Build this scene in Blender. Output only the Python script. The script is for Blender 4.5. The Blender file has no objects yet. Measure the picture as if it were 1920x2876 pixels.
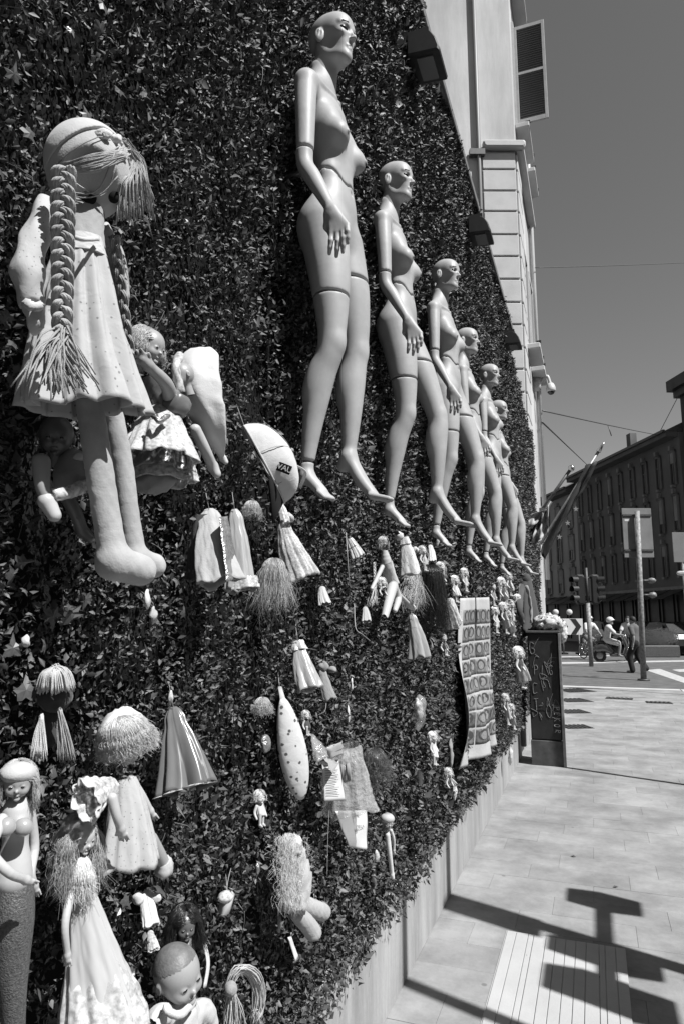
import bpy, math, random
import numpy as np
from mathutils import Vector, Matrix

random.seed(7); RNG = np.random.default_rng(11)
SC = bpy.context.scene
COL = SC.collection

# ------------------------------------------------------------------ camera
FPX, HCAM, S = 1900.0, 1.68, 1920/1568      # focal length in photo pixels, eye height, survey scale
_d = np.array([705., -297., -FPX]); _d /= np.linalg.norm(_d)
_p = math.atan(297/FPX); _up = np.array([0, math.cos(_p), -math.sin(_p)])
MC = np.stack([np.cross(_d, _up), _d, _up])  # world = MC @ camera vector; wall is x=0, street runs +y
CAM = np.array([0.9126, 0.0, HCAM])
cam = bpy.data.cameras.new('camera'); cam_ob = bpy.data.objects.new('camera', cam); COL.objects.link(cam_ob)
cam.sensor_fit = 'VERTICAL'; cam.sensor_height = 36; cam.lens = FPX*36/2876
cam.clip_start = 0.02; cam.clip_end = 3000
_m = Matrix.Identity(4)
for i in range(3):
    for j in range(3): _m[i][j] = MC[i][j]
    _m[i][3] = CAM[i]
cam_ob.matrix_world = _m
SC.camera = cam_ob
SC.render.resolution_x, SC.render.resolution_y = 683, 1024

# ------------------------------------------------------------------ light: black-and-white film, high sun over the street
SUN_AZ = math.radians(110); SUN_EL = math.radians(53)
sun_dir = Vector((math.sin(SUN_AZ)*math.cos(SUN_EL), math.cos(SUN_AZ)*math.cos(SUN_EL), math.sin(SUN_EL)))
W = bpy.data.worlds.new('World'); SC.world = W; W.use_nodes = True
nt = W.node_tree; nt.nodes.clear()
sky = nt.nodes.new('ShaderNodeTexSky'); sky.sky_type = 'NISHITA'; sky.sun_disc = False
sky.sun_elevation = SUN_EL; sky.sun_rotation = SUN_AZ; sky.air_density = 1.0; sky.dust_density = 0.6; sky.ozone_density = 1.0
sep = nt.nodes.new('ShaderNodeSeparateColor')
mx = nt.nodes.new('ShaderNodeMath'); mx.operation = 'MULTIPLY_ADD'; mx.inputs[1].default_value = 0.5
m2 = nt.nodes.new('ShaderNodeMath'); m2.operation = 'MULTIPLY'; m2.inputs[1].default_value = 0.6
bg = nt.nodes.new('ShaderNodeBackground'); bg.inputs[1].default_value = 0.06
out = nt.nodes.new('ShaderNodeOutputWorld')
nt.links.new(sky.outputs[0], sep.inputs[0])
nt.links.new(sep.outputs[1], m2.inputs[0])
nt.links.new(sep.outputs[0], mx.inputs[0]); nt.links.new(m2.outputs[0], mx.inputs[2])
nt.links.new(mx.outputs[0], bg.inputs[0]); nt.links.new(bg.outputs[0], out.inputs[0])
sl = bpy.data.lights.new('sun', 'SUN'); sl.energy = 5.0; sl.angle = math.radians(0.53)
so = bpy.data.objects.new('sun', sl); COL.objects.link(so)
so.rotation_euler = (-sun_dir).to_track_quat('-Z', 'Y').to_euler()
so.location = (6, -2, 12)
SC.view_settings.view_transform = 'Standard'; SC.view_settings.look = 'None'
SC.view_settings.exposure = 0.7; SC.view_settings.gamma = 1.0

# ------------------------------------------------------------------ survey helpers: photo survey coordinates -> world
def ray(X, Y): return MC @ np.array([X*S-960, -(Y*S-1438), -FPX])
def P(X, Y, x0=0.0):
    r = ray(X, Y); return CAM + r*((x0-CAM[0])/r[0])
def Q(X, Y, y0):
    r = ray(X, Y); return CAM + r*(y0/r[1])
def G(X, Y, z0=0.0):
    r = ray(X, Y); return CAM + r*((z0-HCAM)/r[2])
FWD = MC @ np.array([0, 0, -1.])
def pxm(pt): return S*float((np.array(pt)-CAM) @ FWD)/FPX     # metres per survey unit at a point

# ------------------------------------------------------------------ materials (all grey: the film is black and white)
MATS = {}
def mat(name, v, rough=0.6, spec=0.35, nscale=0, namt=0.0, bscale=0, bstr=0.0, metal=0.0, sheen=0.0, coat=0.0, detail=5, alpha=None, trans=0.0, coords='Object', sub=0.0, stain=0.0, sscale=1.0, stretch=None):
    if name in MATS: return MATS[name]
    m = bpy.data.materials.new(name); m.use_nodes = True; n = m.node_tree; b = n.nodes['Principled BSDF']
    b.inputs['Base Color'].default_value = (v, v, v, 1); b.inputs['Roughness'].default_value = rough
    b.inputs['Specular IOR Level'].default_value = spec; b.inputs['Metallic'].default_value = metal
    b.inputs['Sheen Weight'].default_value = sheen; b.inputs['Coat Weight'].default_value = coat
    if sub: b.inputs['Subsurface Weight'].default_value = sub; b.inputs['Subsurface Radius'].default_value = (.01, .01, .01)
    if trans: b.inputs['Transmission Weight'].default_value = trans
    if alpha is not None: b.inputs['Alpha'].default_value = alpha
    tc = n.nodes.new('ShaderNodeTexCoord') if coords != 'Position' else n.nodes.new('ShaderNodeNewGeometry')
    if nscale:
        t = n.nodes.new('ShaderNodeTexNoise'); t.inputs['Scale'].default_value = nscale; t.inputs['Detail'].default_value = detail
        t.inputs['Roughness'].default_value = 0.6
        r = n.nodes.new('ShaderNodeMapRange'); r.inputs[1].default_value = 0.3; r.inputs[2].default_value = 0.7
        r.inputs[3].default_value = max(0, v*(1-namt)); r.inputs[4].default_value = min(1, v*(1+namt))
        n.links.new(tc.outputs[coords], t.inputs['Vector']); n.links.new(t.outputs['Fac'], r.inputs[0]); n.links.new(r.outputs[0], b.inputs['Base Color'])
        if stain:
            mp = n.nodes.new('ShaderNodeMapping'); mp.inputs['Scale'].default_value = stretch or (1, 1, 1); t2 = n.nodes.new('ShaderNodeTexNoise'); t2.inputs['Scale'].default_value = sscale; t2.inputs['Detail'].default_value = 9; t2.inputs['Roughness'].default_value = .72
            r2 = n.nodes.new('ShaderNodeMapRange'); r2.inputs[1].default_value = .38; r2.inputs[2].default_value = .62; r2.inputs[3].default_value = 1-stain; r2.inputs[4].default_value = 1+stain*.25
            ml = n.nodes.new('ShaderNodeMath'); ml.operation = 'MULTIPLY'; n.links.new(tc.outputs[coords], mp.inputs[0]); n.links.new(mp.outputs[0], t2.inputs['Vector']); n.links.new(t2.outputs['Fac'], r2.inputs[0]); n.links.new(r.outputs[0], ml.inputs[0]); n.links.new(r2.outputs[0], ml.inputs[1]); n.links.new(ml.outputs[0], b.inputs['Base Color'])
    if bscale:
        t = n.nodes.new('ShaderNodeTexNoise'); t.inputs['Scale'].default_value = bscale; t.inputs['Detail'].default_value = 4
        bp = n.nodes.new('ShaderNodeBump'); bp.inputs['Strength'].default_value = bstr; bp.inputs['Distance'].default_value = 0.01
        n.links.new(tc.outputs[coords], t.inputs['Vector']); n.links.new(t.outputs['Fac'], bp.inputs['Height']); n.links.new(bp.outputs[0], b.inputs['Normal'])
    MATS[name] = m
    return m
def weave(name, v, scale=350, amt=0.25, rough=0.85, nscale=6, namt=0.15):
    """woven cotton: fine bump threads and slightly uneven dye"""
    if name in MATS: return MATS[name]
    m = mat(name, v, rough=rough, spec=0.15, nscale=nscale, namt=namt, sheen=0.15)
    n = m.node_tree; b = n.nodes['Principled BSDF']; tc = n.nodes['Texture Coordinate']
    w = n.nodes.new('ShaderNodeTexNoise'); w.inputs['Scale'].default_value = scale
    bp = n.nodes.new('ShaderNodeBump'); bp.inputs['Strength'].default_value = amt; bp.inputs['Distance'].default_value = 0.002
    w2 = n.nodes.new('ShaderNodeTexNoise'); w2.inputs['Scale'].default_value = 24; w2.inputs['Detail'].default_value = 3; w2.inputs['Distortion'].default_value = 1.2
    b2 = n.nodes.new('ShaderNodeBump'); b2.inputs['Strength'].default_value = .22; b2.inputs['Distance'].default_value = 0.008
    n.links.new(tc.outputs['Object'], w2.inputs['Vector']); n.links.new(w2.outputs['Fac'], b2.inputs['Height']); n.links.new(b2.outputs[0], bp.inputs['Normal'])
    n.links.new(tc.outputs['Object'], w.inputs['Vector']); n.links.new(w.outputs['Fac'], bp.inputs['Height']); n.links.new(bp.outputs[0], b.inputs['Normal'])
    return m
def spots(name, v0, v1, scale, thr=0.32, rough=0.75):
    """printed cloth: spots of one grey on another"""
    if name in MATS: return MATS[name]
    m = bpy.data.materials.new(name); m.use_nodes = True; n = m.node_tree; b = n.nodes['Principled BSDF']
    b.inputs['Roughness'].default_value = rough; b.inputs['Specular IOR Level'].default_value = 0.2
    tc = n.nodes.new('ShaderNodeTexCoord'); vo = n.nodes.new('ShaderNodeTexVoronoi'); vo.inputs['Scale'].default_value = scale
    ns = n.nodes.new('ShaderNodeTexNoise'); ns.inputs['Scale'].default_value = scale*1.7
    ad = n.nodes.new('ShaderNodeMath'); ad.operation = 'MULTIPLY_ADD'; ad.inputs[1].default_value = 0.35
    r = n.nodes.new('ShaderNodeMapRange'); r.inputs[1].default_value = thr+.17-.03; r.inputs[2].default_value = thr+.17+.03
    r.inputs[3].default_value = v1; r.inputs[4].default_value = v0
    n.links.new(tc.outputs['Object'], vo.inputs['Vector']); n.links.new(tc.outputs['Object'], ns.inputs['Vector'])
    n.links.new(ns.outputs['Fac'], ad.inputs[0]); n.links.new(vo.outputs['Distance'], ad.inputs[2])
    n.links.new(ad.outputs[0], r.inputs[0]); n.links.new(r.outputs[0], b.inputs['Base Color'])
    w = n.nodes.new('ShaderNodeTexNoise'); w.inputs['Scale'].default_value = 26; w.inputs['Detail'].default_value = 4; w.inputs['Distortion'].default_value = 1.0
    bp = n.nodes.new('ShaderNodeBump'); bp.inputs['Strength'].default_value = .25; bp.inputs['Distance'].default_value = .008
    n.links.new(tc.outputs['Object'], w.inputs['Vector']); n.links.new(w.outputs['Fac'], bp.inputs['Height']); n.links.new(bp.outputs[0], b.inputs['Normal'])
    MATS[name] = m; return m

# ------------------------------------------------------------------ mesh helpers
def mesh_from(name, v, f):
    v = np.asarray(v, dtype=np.float32).reshape(-1, 3)
    me = bpy.data.meshes.new(name)
    if isinstance(f, np.ndarray) and f.ndim == 2:
        k = f.shape[1]; me.vertices.add(len(v)); me.vertices.foreach_set('co', v.ravel())
        me.loops.add(f.size); me.loops.foreach_set('vertex_index', f.ravel().astype(np.int32))
        me.polygons.add(len(f)); me.polygons.foreach_set('loop_start', np.arange(0, f.size, k, dtype=np.int32))
        me.polygons.foreach_set('loop_total', np.full(len(f), k, dtype=np.int32))
        me.update(calc_edges=True); me.validate()
    else:
        me.from_pydata(v.tolist(), [], [tuple(int(i) for i in q) for q in f]); me.update()
    return me
def link(name, me, m=None, parent=None, smooth=True, loc=None):
    o = bpy.data.objects.new(name, me); COL.objects.link(o)
    if m is not None:
        if not me.materials: me.materials.append(m)
    if smooth and me is not None and len(me.polygons):
        me.polygons.foreach_set('use_smooth', [True]*len(me.polygons))
    if parent is not None: o.parent = parent
    if loc is not None: o.location = loc
    return o
class Thing:
    """an Empty at the thing's base that parents its parts; parts are authored in world coordinates"""
    def __init__(s, name, label, cat, base, group=None):
        s.base = np.array(base, float); o = bpy.data.objects.new(name, None); COL.objects.link(o); s.o = o
        o.location = s.base; o.empty_display_size = 0.05
        o['label'] = label; o['category'] = cat
        if group: o['group'] = group
    def part(s, name, geo, m, smooth=True, parent=None, label=None):
        v, f = geo; v = np.asarray(v, float) - s.base
        o = link(name, mesh_from(name, v, f), m, parent or s.o, smooth)
        if label: o['label'] = label
        return o
def single(name, label, cat, geo, m, smooth=True, group=None, base=None):
    v, f = geo; v = np.asarray(v, float)
    base = np.array(base if base is not None else [v[:, 0].mean(), v[:, 1].mean(), v[:, 2].min()])
    o = link(name, mesh_from(name, v-base, f), m, None, smooth, base)
    o['label'] = label; o['category'] = cat
    if group: o['group'] = group
    return o
def structure(name, geo, m, smooth=False):
    o = link(name, mesh_from(name, *geo), m, None, smooth); o['kind'] = 'structure'; return o
def merge(*gs):
    V, F, k = [], [], 0
    for v, f in gs:
        v = np.asarray(v, float); V.append(v)
        F += [tuple(int(i)+k for i in q) for q in f]; k += len(v)
    return np.concatenate(V), F
def unit(a): a = np.asarray(a, float); return a/(np.linalg.norm(a)+1e-12)
def box(c, s, R=None, bev=0.0):
    """box, optionally with chamfered vertical and horizontal edges"""
    c = np.asarray(c, float); h = np.asarray(s, float)/2
    if bev <= 0:
        v = np.array([[x, y, z] for x in (-1, 1) for y in (-1, 1) for z in (-1, 1)])*h
        f = [(0, 1, 3, 2), (4, 6, 7, 5), (0, 4, 5, 1), (2, 3, 7, 6), (0, 2, 6, 4), (1, 5, 7, 3)]
    else:
        b = min(bev, h.min()*.9); r = []
        for z, k in ((-h[2], b), (-h[2]+b, 0), (h[2]-b, 0), (h[2], b)):
            X, Y = h[0]-k, h[1]-k
            r.append([(X-b, -Y, z), (X, -Y+b, z), (X, Y-b, z), (X-b, Y, z), (-X+b, Y, z), (-X, Y-b, z), (-X, -Y+b, z), (-X+b, -Y, z)])
        v = np.array(r).reshape(-1, 3); f = []
        for i in range(3):
            for j in range(8): f.append((i*8+j, i*8+(j+1) % 8, i*8+8+(j+1) % 8, i*8+8+j))
        f.append(tuple(range(7, -1, -1))); f.append(tuple(range(24, 32)))
    if R is not None: v = v @ np.asarray(R).T
    return v+c, f
def axes_box(c, a, b, n, sa, sb, sn, bev=0.0):
    return box(c, (sa, sb, sn), np.stack([unit(a), unit(b), unit(n)], 1), bev)
def rotz(a): c, s = math.cos(a), math.sin(a); return np.array([[c, -s, 0], [s, c, 0], [0, 0, 1.]])
def roty(a): c, s = math.cos(a), math.sin(a); return np.array([[c, 0, s], [0, 1, 0], [-s, 0, c.real]])
def rotx(a): c, s = math.cos(a), math.sin(a); return np.array([[1, 0, 0], [0, c, -s], [0, s, c]])
def frames(pts):
    pts = np.asarray(pts, float); t = np.gradient(pts, axis=0); t /= np.linalg.norm(t, axis=1)[:, None]+1e-12
    ref = np.array([0, 0, 1.]) if abs(t[0][2]) < .8 else np.array([1., 0, 0])
    n = unit(np.cross(t[0], ref)); N = []
    for i in range(len(pts)):
        n = unit(n - t[i]*(n @ t[i])); N.append(n)
    N = np.array(N); return t, N, np.cross(t, N)
def tube(pts, r, seg=8, cap=True, flat=1.0):
    pts = np.asarray(pts, float); n = len(pts); r = np.broadcast_to(np.asarray(r, float), (n,))
    t, N, B = frames(pts); a = np.linspace(0, 2*np.pi, seg, endpoint=False)
    v = (pts[:, None] + r[:, None, None]*(np.cos(a)[None, :, None]*N[:, None] + flat*np.sin(a)[None, :, None]*B[:, None])).reshape(-1, 3)
    f = [(i*seg+j, i*seg+(j+1) % seg, (i+1)*seg+(j+1) % seg, (i+1)*seg+j) for i in range(n-1) for j in range(seg)]
    if cap: f.append(tuple(range(seg-1, -1, -1))); f.append(tuple(range((n-1)*seg, n*seg)))
    return v, f
def spline(ctrl, n=24):
    c = np.asarray(ctrl, float); k = len(c)
    if k == 2: return c[0]+(c[1]-c[0])*np.linspace(0, 1, n)[:, None]
    e = np.vstack([2*c[0]-c[1], c, 2*c[-1]-c[-2]]); out = []
    for u in np.linspace(0, k-1-1e-9, n):
        i = int(u); t = u-i; p0, p1, p2, p3 = e[i:i+4]
        out.append(.5*((2*p1)+(-p0+p2)*t+(2*p0-5*p1+4*p2-p3)*t*t+(-p0+3*p1-3*p2+p3)*t**3))
    return np.array(out)
def ell(c, r, R=None, seg=20, rings=12):
    v = [(0, 0, -1.)]; f = []
    for i in range(1, rings):
        p = -math.pi/2+math.pi*i/rings
        for j in range(seg): a = 2*math.pi*j/seg; v.append((math.cos(p)*math.cos(a), math.cos(p)*math.sin(a), math.sin(p)))
    v.append((0, 0, 1.)); v = np.array(v)*np.asarray(r)
    for j in range(seg): f.append((0, 1+(j+1) % seg, 1+j))
    for i in range(rings-2):
        for j in range(seg): a = 1+i*seg; f.append((a+j, a+(j+1) % seg, a+seg+(j+1) % seg, a+seg+j))
    a = 1+(rings-2)*seg
    for j in range(seg): f.append((a+j, a+(j+1) % seg, len(v)-1))
    if R is not None: v = v @ np.asarray(R).T
    return v+np.asarray(c), f
def lumpy(geo, amp, freq, seed=0):
    """soft irregularity for stuffed and crumpled things"""
    v, f = geo; v = np.array(v, float); g = np.random.default_rng(seed); d = np.zeros_like(v)
    for k in range(5):
        w = g.normal(size=3)*freq*(1+.6*k); ph = g.uniform(0, 6.3, 3); D = unit(g.normal(size=3))
        d += D*np.sin(v @ w+ph[0])[:, None]*amp/(1+.6*k)
    return v+d, f
def loft(rings, cap=True):
    R = np.asarray(rings, float); n, k, _ = R.shape
    f = [(i*k+j, i*k+(j+1) % k, (i+1)*k+(j+1) % k, (i+1)*k+j) for i in range(n-1) for j in range(k)]
    if cap: f.append(tuple(range(k-1, -1, -1))); f.append(tuple(range((n-1)*k, n*k)))
    return R.reshape(-1, 3), f
def cloth_cone(top, bot, rt, rb, folds=9, amp=0.18, flat=0.55, seed=0, n=72, m=20, power=1.0, hem=0.02, thick=0.0025, waist=None, twist=0.0, side=None, crumple=.03, pleat=.25, neck=0.0):
    """hanging skirt or dress: an open shell with folds that deepen towards the hem, with an inside"""
    top, bot = np.asarray(top, float), np.asarray(bot, float); ax = unit(bot-top); L = np.linalg.norm(bot-top)
    if side is None: side = np.cross(ax, unit(.5*(top+bot)-CAM))
    a = unit(side - ax*(np.dot(side, ax))); b = np.cross(ax, a); g = np.random.default_rng(seed)
    th = np.linspace(0, 2*np.pi, n, endpoint=False); ph = g.uniform(0, 6.3, 4); fr = [folds, folds*1.7+.3, folds*.5+.4, 3]
    fr = [max(1, round(x)) for x in fr]; rows = []
    for i in range(m):
        t = i/(m-1); r = rt+(rb-rt)*t**power
        if waist: r *= 1-waist[1]*math.exp(-((t-waist[0])/.10)**2)
        if neck: r *= .42+.58*min(1, t/neck)**.55
        k = amp*(pleat+(1-pleat)*t)
        mod = 1+k*(.70*(2*np.abs(np.sin(fr[0]*th/2+ph[0]+.6*t))**.75-1.1)+.3*np.sin(fr[1]*th+ph[1]-t)+.35*np.sin(fr[2]*th+ph[2]+2*t))
        cr = crumple*(.5*np.sin(5*th+9*t+ph[2])*np.sin(13*t+ph[0]+2*th)+.5*np.sin(11*th-17*t+ph[1])*np.sin(7*t+ph[3]-3*th)+.3*np.sin(19*th+29*t))
        mod = mod+cr
        sway = .04*L*math.sin(2.5*t+ph[3])*t
        h = hem*L*t*(np.sin(3*th+ph[1])+.6*np.sin(fr[0]*th+ph[2]))
        c = top+(bot-top)*t+a*sway
        rows.append(c + (r*mod*np.cos(th+twist*t))[:, None]*a + (flat*r*mod*np.sin(th+twist*t))[:, None]*b + h[:, None]*ax)
    O = np.array(rows); cen = O.mean(1, keepdims=True); I = O+(cen-O)/np.linalg.norm(O-cen, axis=2, keepdims=True)*thick
    return loft(np.concatenate([O, I[::-1]]), cap=False)
def sheet(c00, c10, c11, c01, nu=20, nv=20, amp=0.006, freq=(2, 3), seed=0, thick=0.0015, curl=0.0, nrm=None):
    """paper or cloth sheet with gentle waves, both sides"""
    c = [np.asarray(k, float) for k in (c00, c10, c11, c01)]; g = np.random.default_rng(seed); ph = g.uniform(0, 6.3, 6)
    u, v = np.meshgrid(np.linspace(0, 1, nu), np.linspace(0, 1, nv))
    pts = ((1-u)*(1-v))[..., None]*c[0]+(u*(1-v))[..., None]*c[1]+(u*v)[..., None]*c[2]+((1-u)*v)[..., None]*c[3]
    n = unit(np.cross(c[1]-c[0], c[3]-c[0])) if nrm is None else unit(nrm)
    d = amp*(np.sin(freq[0]*2*np.pi*u+ph[0]+2*v)+.6*np.sin(freq[1]*2*np.pi*v+ph[1]-1.5*u)+.4*np.sin(5*u+9*v+ph[2]))+curl*(v**3)
    A = pts+n*d[..., None]; B = A-n*thick; V = np.concatenate([A.reshape(-1, 3), B.reshape(-1, 3)]); f = []; o = nu*nv
    for j in range(nv-1):
        for i in range(nu-1):
            q = (j*nu+i, j*nu+i+1, (j+1)*nu+i+1, (j+1)*nu+i); f.append(q); f.append(tuple(o+k for k in q[::-1]))
    rim = [i for i in range(nu)]+[j*nu+nu-1 for j in range(1, nv)]+[(nv-1)*nu+i for i in range(nu-2, -1, -1)]+[j*nu for j in range(nv-2, 0, -1)]
    for k in range(len(rim)): a, b = rim[k], rim[(k+1) % len(rim)]; f.append((b, a, o+a, o+b))
    return V, f
def strands(paths, r, seg=4, taper=0.5, nseg=9):
    """many thin fibres in one mesh; paths is a list of control polygons"""
    V, F, k = [], [], 0
    for i, c in enumerate(paths):
        p = spline(c, nseg); v, f = tube(p, np.linspace(r, r*taper, nseg), seg, cap=True)
        V.append(v); F += [tuple(x+k for x in q) for q in f]; k += len(v)
    return np.concatenate(V), F
def hair(c, rad, ax_up, front, n=160, length=1.0, r=0.0008, curl=0.0, seed=0, spread=0.25, part_face=True, droop=1.0):
    """strands combed from the crown down over the skull, then hanging"""
    g = np.random.default_rng(seed); u, fr = unit(ax_up), unit(front); sd = np.cross(u, fr); P_ = []
    c = np.asarray(c, float)
    for i in range(n):
        az = g.uniform(-math.pi, math.pi); hd = math.cos(az)*fr+math.sin(az)*sd; el0 = g.uniform(.35, 1.5)
        if part_face and hd @ fr > .45 and g.random() < 1.1:
            s_ = 1 if hd @ sd > 0 else -1; h2 = unit(hd-fr*(hd @ fr)*.75+sd*.55*s_)
        else: h2 = hd
        k = 1.03+.10*g.random(); path = [c+(hd*math.cos(el0)+u*math.sin(el0))*rad*k]
        for e in (el0*.6, .12): hh = unit(hd*(e/el0)+h2*(1-e/el0)); path.append(c+(hh*math.cos(e)+u*math.sin(e))*rad*(k+.03)+g.normal(size=3)*rad*.03)
        L = rad*length*(1+g.normal()*.2); dn = -u*droop+h2*spread*g.uniform(-.3, 1)+g.normal(size=3)*spread*.35; m1 = path[-1]
        for s_ in (.33, .66, 1.0):
            q = m1+dn*L*s_
            if curl: q = q+curl*rad*np.array([math.sin(9*s_+i), math.cos(8*s_+i*1.3), math.sin(7*s_+2*i)*.5])
            path.append(q)
        P_.append(path)
    return strands(P_, r, 3, .6, 9)

# ------------------------------------------------------------------ signed distance modelling -> one continuous skin
class SDF:
    def __init__(s, lo, hi, h):
        s.lo = np.asarray(lo, float); s.h = h; s.n = np.ceil((np.asarray(hi)-s.lo)/h).astype(int)+1
        s.F = np.full(s.n, .5, np.float32); s.ax = [s.lo[i]+h*np.arange(s.n[i]) for i in range(3)]
    def _win(s, lo, hi, pad):
        a = np.clip(np.floor((np.minimum(lo, hi)-pad-s.lo)/s.h).astype(int), 0, s.n); b = np.clip(np.ceil((np.maximum(lo, hi)+pad-s.lo)/s.h).astype(int)+1, 0, s.n)
        return tuple(slice(a[i], b[i]) for i in range(3))
    def _put(s, w, d, k, op):
        F = s.F[w]
        if op == 's': d = -d
        if k <= 0: s.F[w] = np.minimum(F, d) if op == 'u' else np.maximum(F, d); return
        hh = np.clip(.5+.5*(d-F)/k, 0, 1) if op == 'u' else np.clip(.5-.5*(d-F)/k, 0, 1)
        s.F[w] = d+(F-d)*hh-k*hh*(1-hh) if op == 'u' else d+(F-d)*hh+k*hh*(1-hh)
    def cap(s, p, q, r1, r2, k=.02, op='u', sq=None):
        p, q = np.asarray(p, float), np.asarray(q, float); rm = max(r1, r2)
        w = s._win(np.minimum(p, q)-rm, np.maximum(p, q)+rm, k+3*s.h)
        X, Y, Z = np.meshgrid(s.ax[0][w[0]], s.ax[1][w[1]], s.ax[2][w[2]], indexing='ij', sparse=True)
        e = q-p; L = max(e @ e, 1e-12); t = np.clip(((X-p[0])*e[0]+(Y-p[1])*e[1]+(Z-p[2])*e[2])/L, 0, 1)
        dx, dy, dz = X-p[0]-t*e[0], Y-p[1]-t*e[1], Z-p[2]-t*e[2]
        if sq is not None: dx, dy, dz = dx/sq[0], dy/sq[1], dz/sq[2]
        d = np.sqrt(dx*dx+dy*dy+dz*dz)-(r1+(r2-r1)*t)
        s._put(w, d.astype(np.float32), k, op); return s
    def chain(s, pts, rs, k=.02, sq=None):
        for i in range(len(pts)-1): s.cap(pts[i], pts[i+1], rs[i], rs[i+1], k, 'u', sq)
        return s
    def limb(s, pts, rs, k=.02, sq=None, n=14, op='u'):
        """one smooth tapering limb along a curve, joined to the body once"""
        pts = spline(pts, n); rs = np.maximum(spline(np.stack([np.asarray(rs, float)]*3, 1), n)[:, 0], .001); rm = rs.max()
        w = s._win(pts.min(0)-rm, pts.max(0)+rm, k+3*s.h)
        X, Y, Z = np.meshgrid(s.ax[0][w[0]], s.ax[1][w[1]], s.ax[2][w[2]], indexing='ij', sparse=True); D = None
        for p, q, r1, r2 in zip(pts[:-1], pts[1:], rs[:-1], rs[1:]):
            e = q-p; L = max(e @ e, 1e-12); t = np.clip(((X-p[0])*e[0]+(Y-p[1])*e[1]+(Z-p[2])*e[2])/L, 0, 1)
            dx, dy, dz = X-p[0]-t*e[0], Y-p[1]-t*e[1], Z-p[2]-t*e[2]
            if sq is not None: dx, dy, dz = dx/sq[0], dy/sq[1], dz/sq[2]
            d = (np.sqrt(dx*dx+dy*dy+dz*dz)-(r1+(r2-r1)*t)).astype(np.float32); D = d if D is None else np.minimum(D, d)
        s._put(w, D, k, op); return s
    def ell(s, c, r, k=.02, op='u', R=None):
        c, r = np.asarray(c, float), np.broadcast_to(np.asarray(r, float), (3,)); rm = r.max() if R is not None else r
        w = s._win(c-rm, c+rm, k+3*s.h)
        X, Y, Z = np.meshgrid(s.ax[0][w[0]]-c[0], s.ax[1][w[1]]-c[1], s.ax[2][w[2]]-c[2], indexing='ij', sparse=True)
        if R is not None:
            R = np.asarray(R); X, Y, Z = [R[0, i]*X+R[1, i]*Y+R[2, i]*Z for i in range(3)]
        k0 = np.sqrt((X/r[0])**2+(Y/r[1])**2+(Z/r[2])**2); k1 = np.sqrt((X/r[0]**2)**2+(Y/r[1]**2)**2+(Z/r[2]**2)**2)+1e-9
        s._put(w, (k0*(k0-1)/k1).astype(np.float32), k, op); return s
    def cut(s, fn):
        """copy of the field kept where fn(X,Y,Z) <= 0"""
        o = object.__new__(SDF); o.lo, o.h, o.n, o.ax = s.lo, s.h, s.n, s.ax
        X, Y, Z = np.meshgrid(*s.ax, indexing='ij', sparse=True); o.F = np.maximum(s.F, fn(X, Y, Z)).astype(np.float32); return o
    def mesh(s, smooth=1):
        F = s.F; ins = F < 0; n = s.n
        c = np.zeros(tuple(n-1), np.int8)
        for i in (0, 1):
            for j in (0, 1):
                for k in (0, 1): c += ins[i:n[0]-1+i, j:n[1]-1+j, k:n[2]-1+k]
        I, J, K = np.nonzero((c > 0) & (c < 8)); m = len(I)
        idx = np.full(tuple(n-1), -1, np.int32); idx[I, J, K] = np.arange(m)
        acc = np.zeros((m, 3)); cnt = np.zeros(m); corners = [(i, j, k) for i in (0, 1) for j in (0, 1) for k in (0, 1)]
        for a in corners:
            for ax in range(3):
                if a[ax] == 1: continue
                b = list(a); b[ax] = 1
                f0 = F[I+a[0], J+a[1], K+a[2]]; f1 = F[I+b[0], J+b[1], K+b[2]]; x = (f0 < 0) != (f1 < 0)
                t = np.where(x, f0/np.where(x, f0-f1, 1), 0); p = np.tile(np.array(a, float), (m, 1)); p[:, ax] += t
                acc[x] += p[x]; cnt[x] += 1
        v = (np.stack([I, J, K], 1)+acc/cnt[:, None])*s.h+s.lo
        faces = []
        for ax in range(3):
            o1, o2 = [k for k in range(3) if k != ax]
            sl0 = [slice(1, n[k]-1) for k in range(3)]; sl1 = list(sl0)
            sl0[ax] = slice(0, n[ax]-1); sl1[ax] = slice(1, n[ax])
            a_, b_ = ins[tuple(sl0)], ins[tuple(sl1)]; e = np.argwhere(a_ != b_)
            if not len(e): continue
            fl = a_[tuple(e.T)]; e = e.copy(); e[:, o1] += 1; e[:, o2] += 1
            def cell(d1, d2):
                q = e.copy(); q[:, o1] -= d1; q[:, o2] -= d2; return idx[tuple(q.T)]
            quad = np.stack([cell(1, 1), cell(0, 1), cell(0, 0), cell(1, 0)], 1)
            if ax == 1: fl = ~fl
            quad = np.where(fl[:, None], quad, quad[:, ::-1]); faces.append(quad)
        f = np.concatenate(faces); f = f[(f >= 0).all(1)]
        for _ in range(smooth):
            a = np.zeros_like(v); k = np.zeros(len(v))
            for i in range(4):
                for d in (1, 3): np.add.at(a, f[:, i], v[f[:, (i+d) % 4]]); np.add.at(k, f[:, i], 1)
            v = .5*v+.5*a/np.maximum(k, 1)[:, None]
        return v, f
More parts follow.
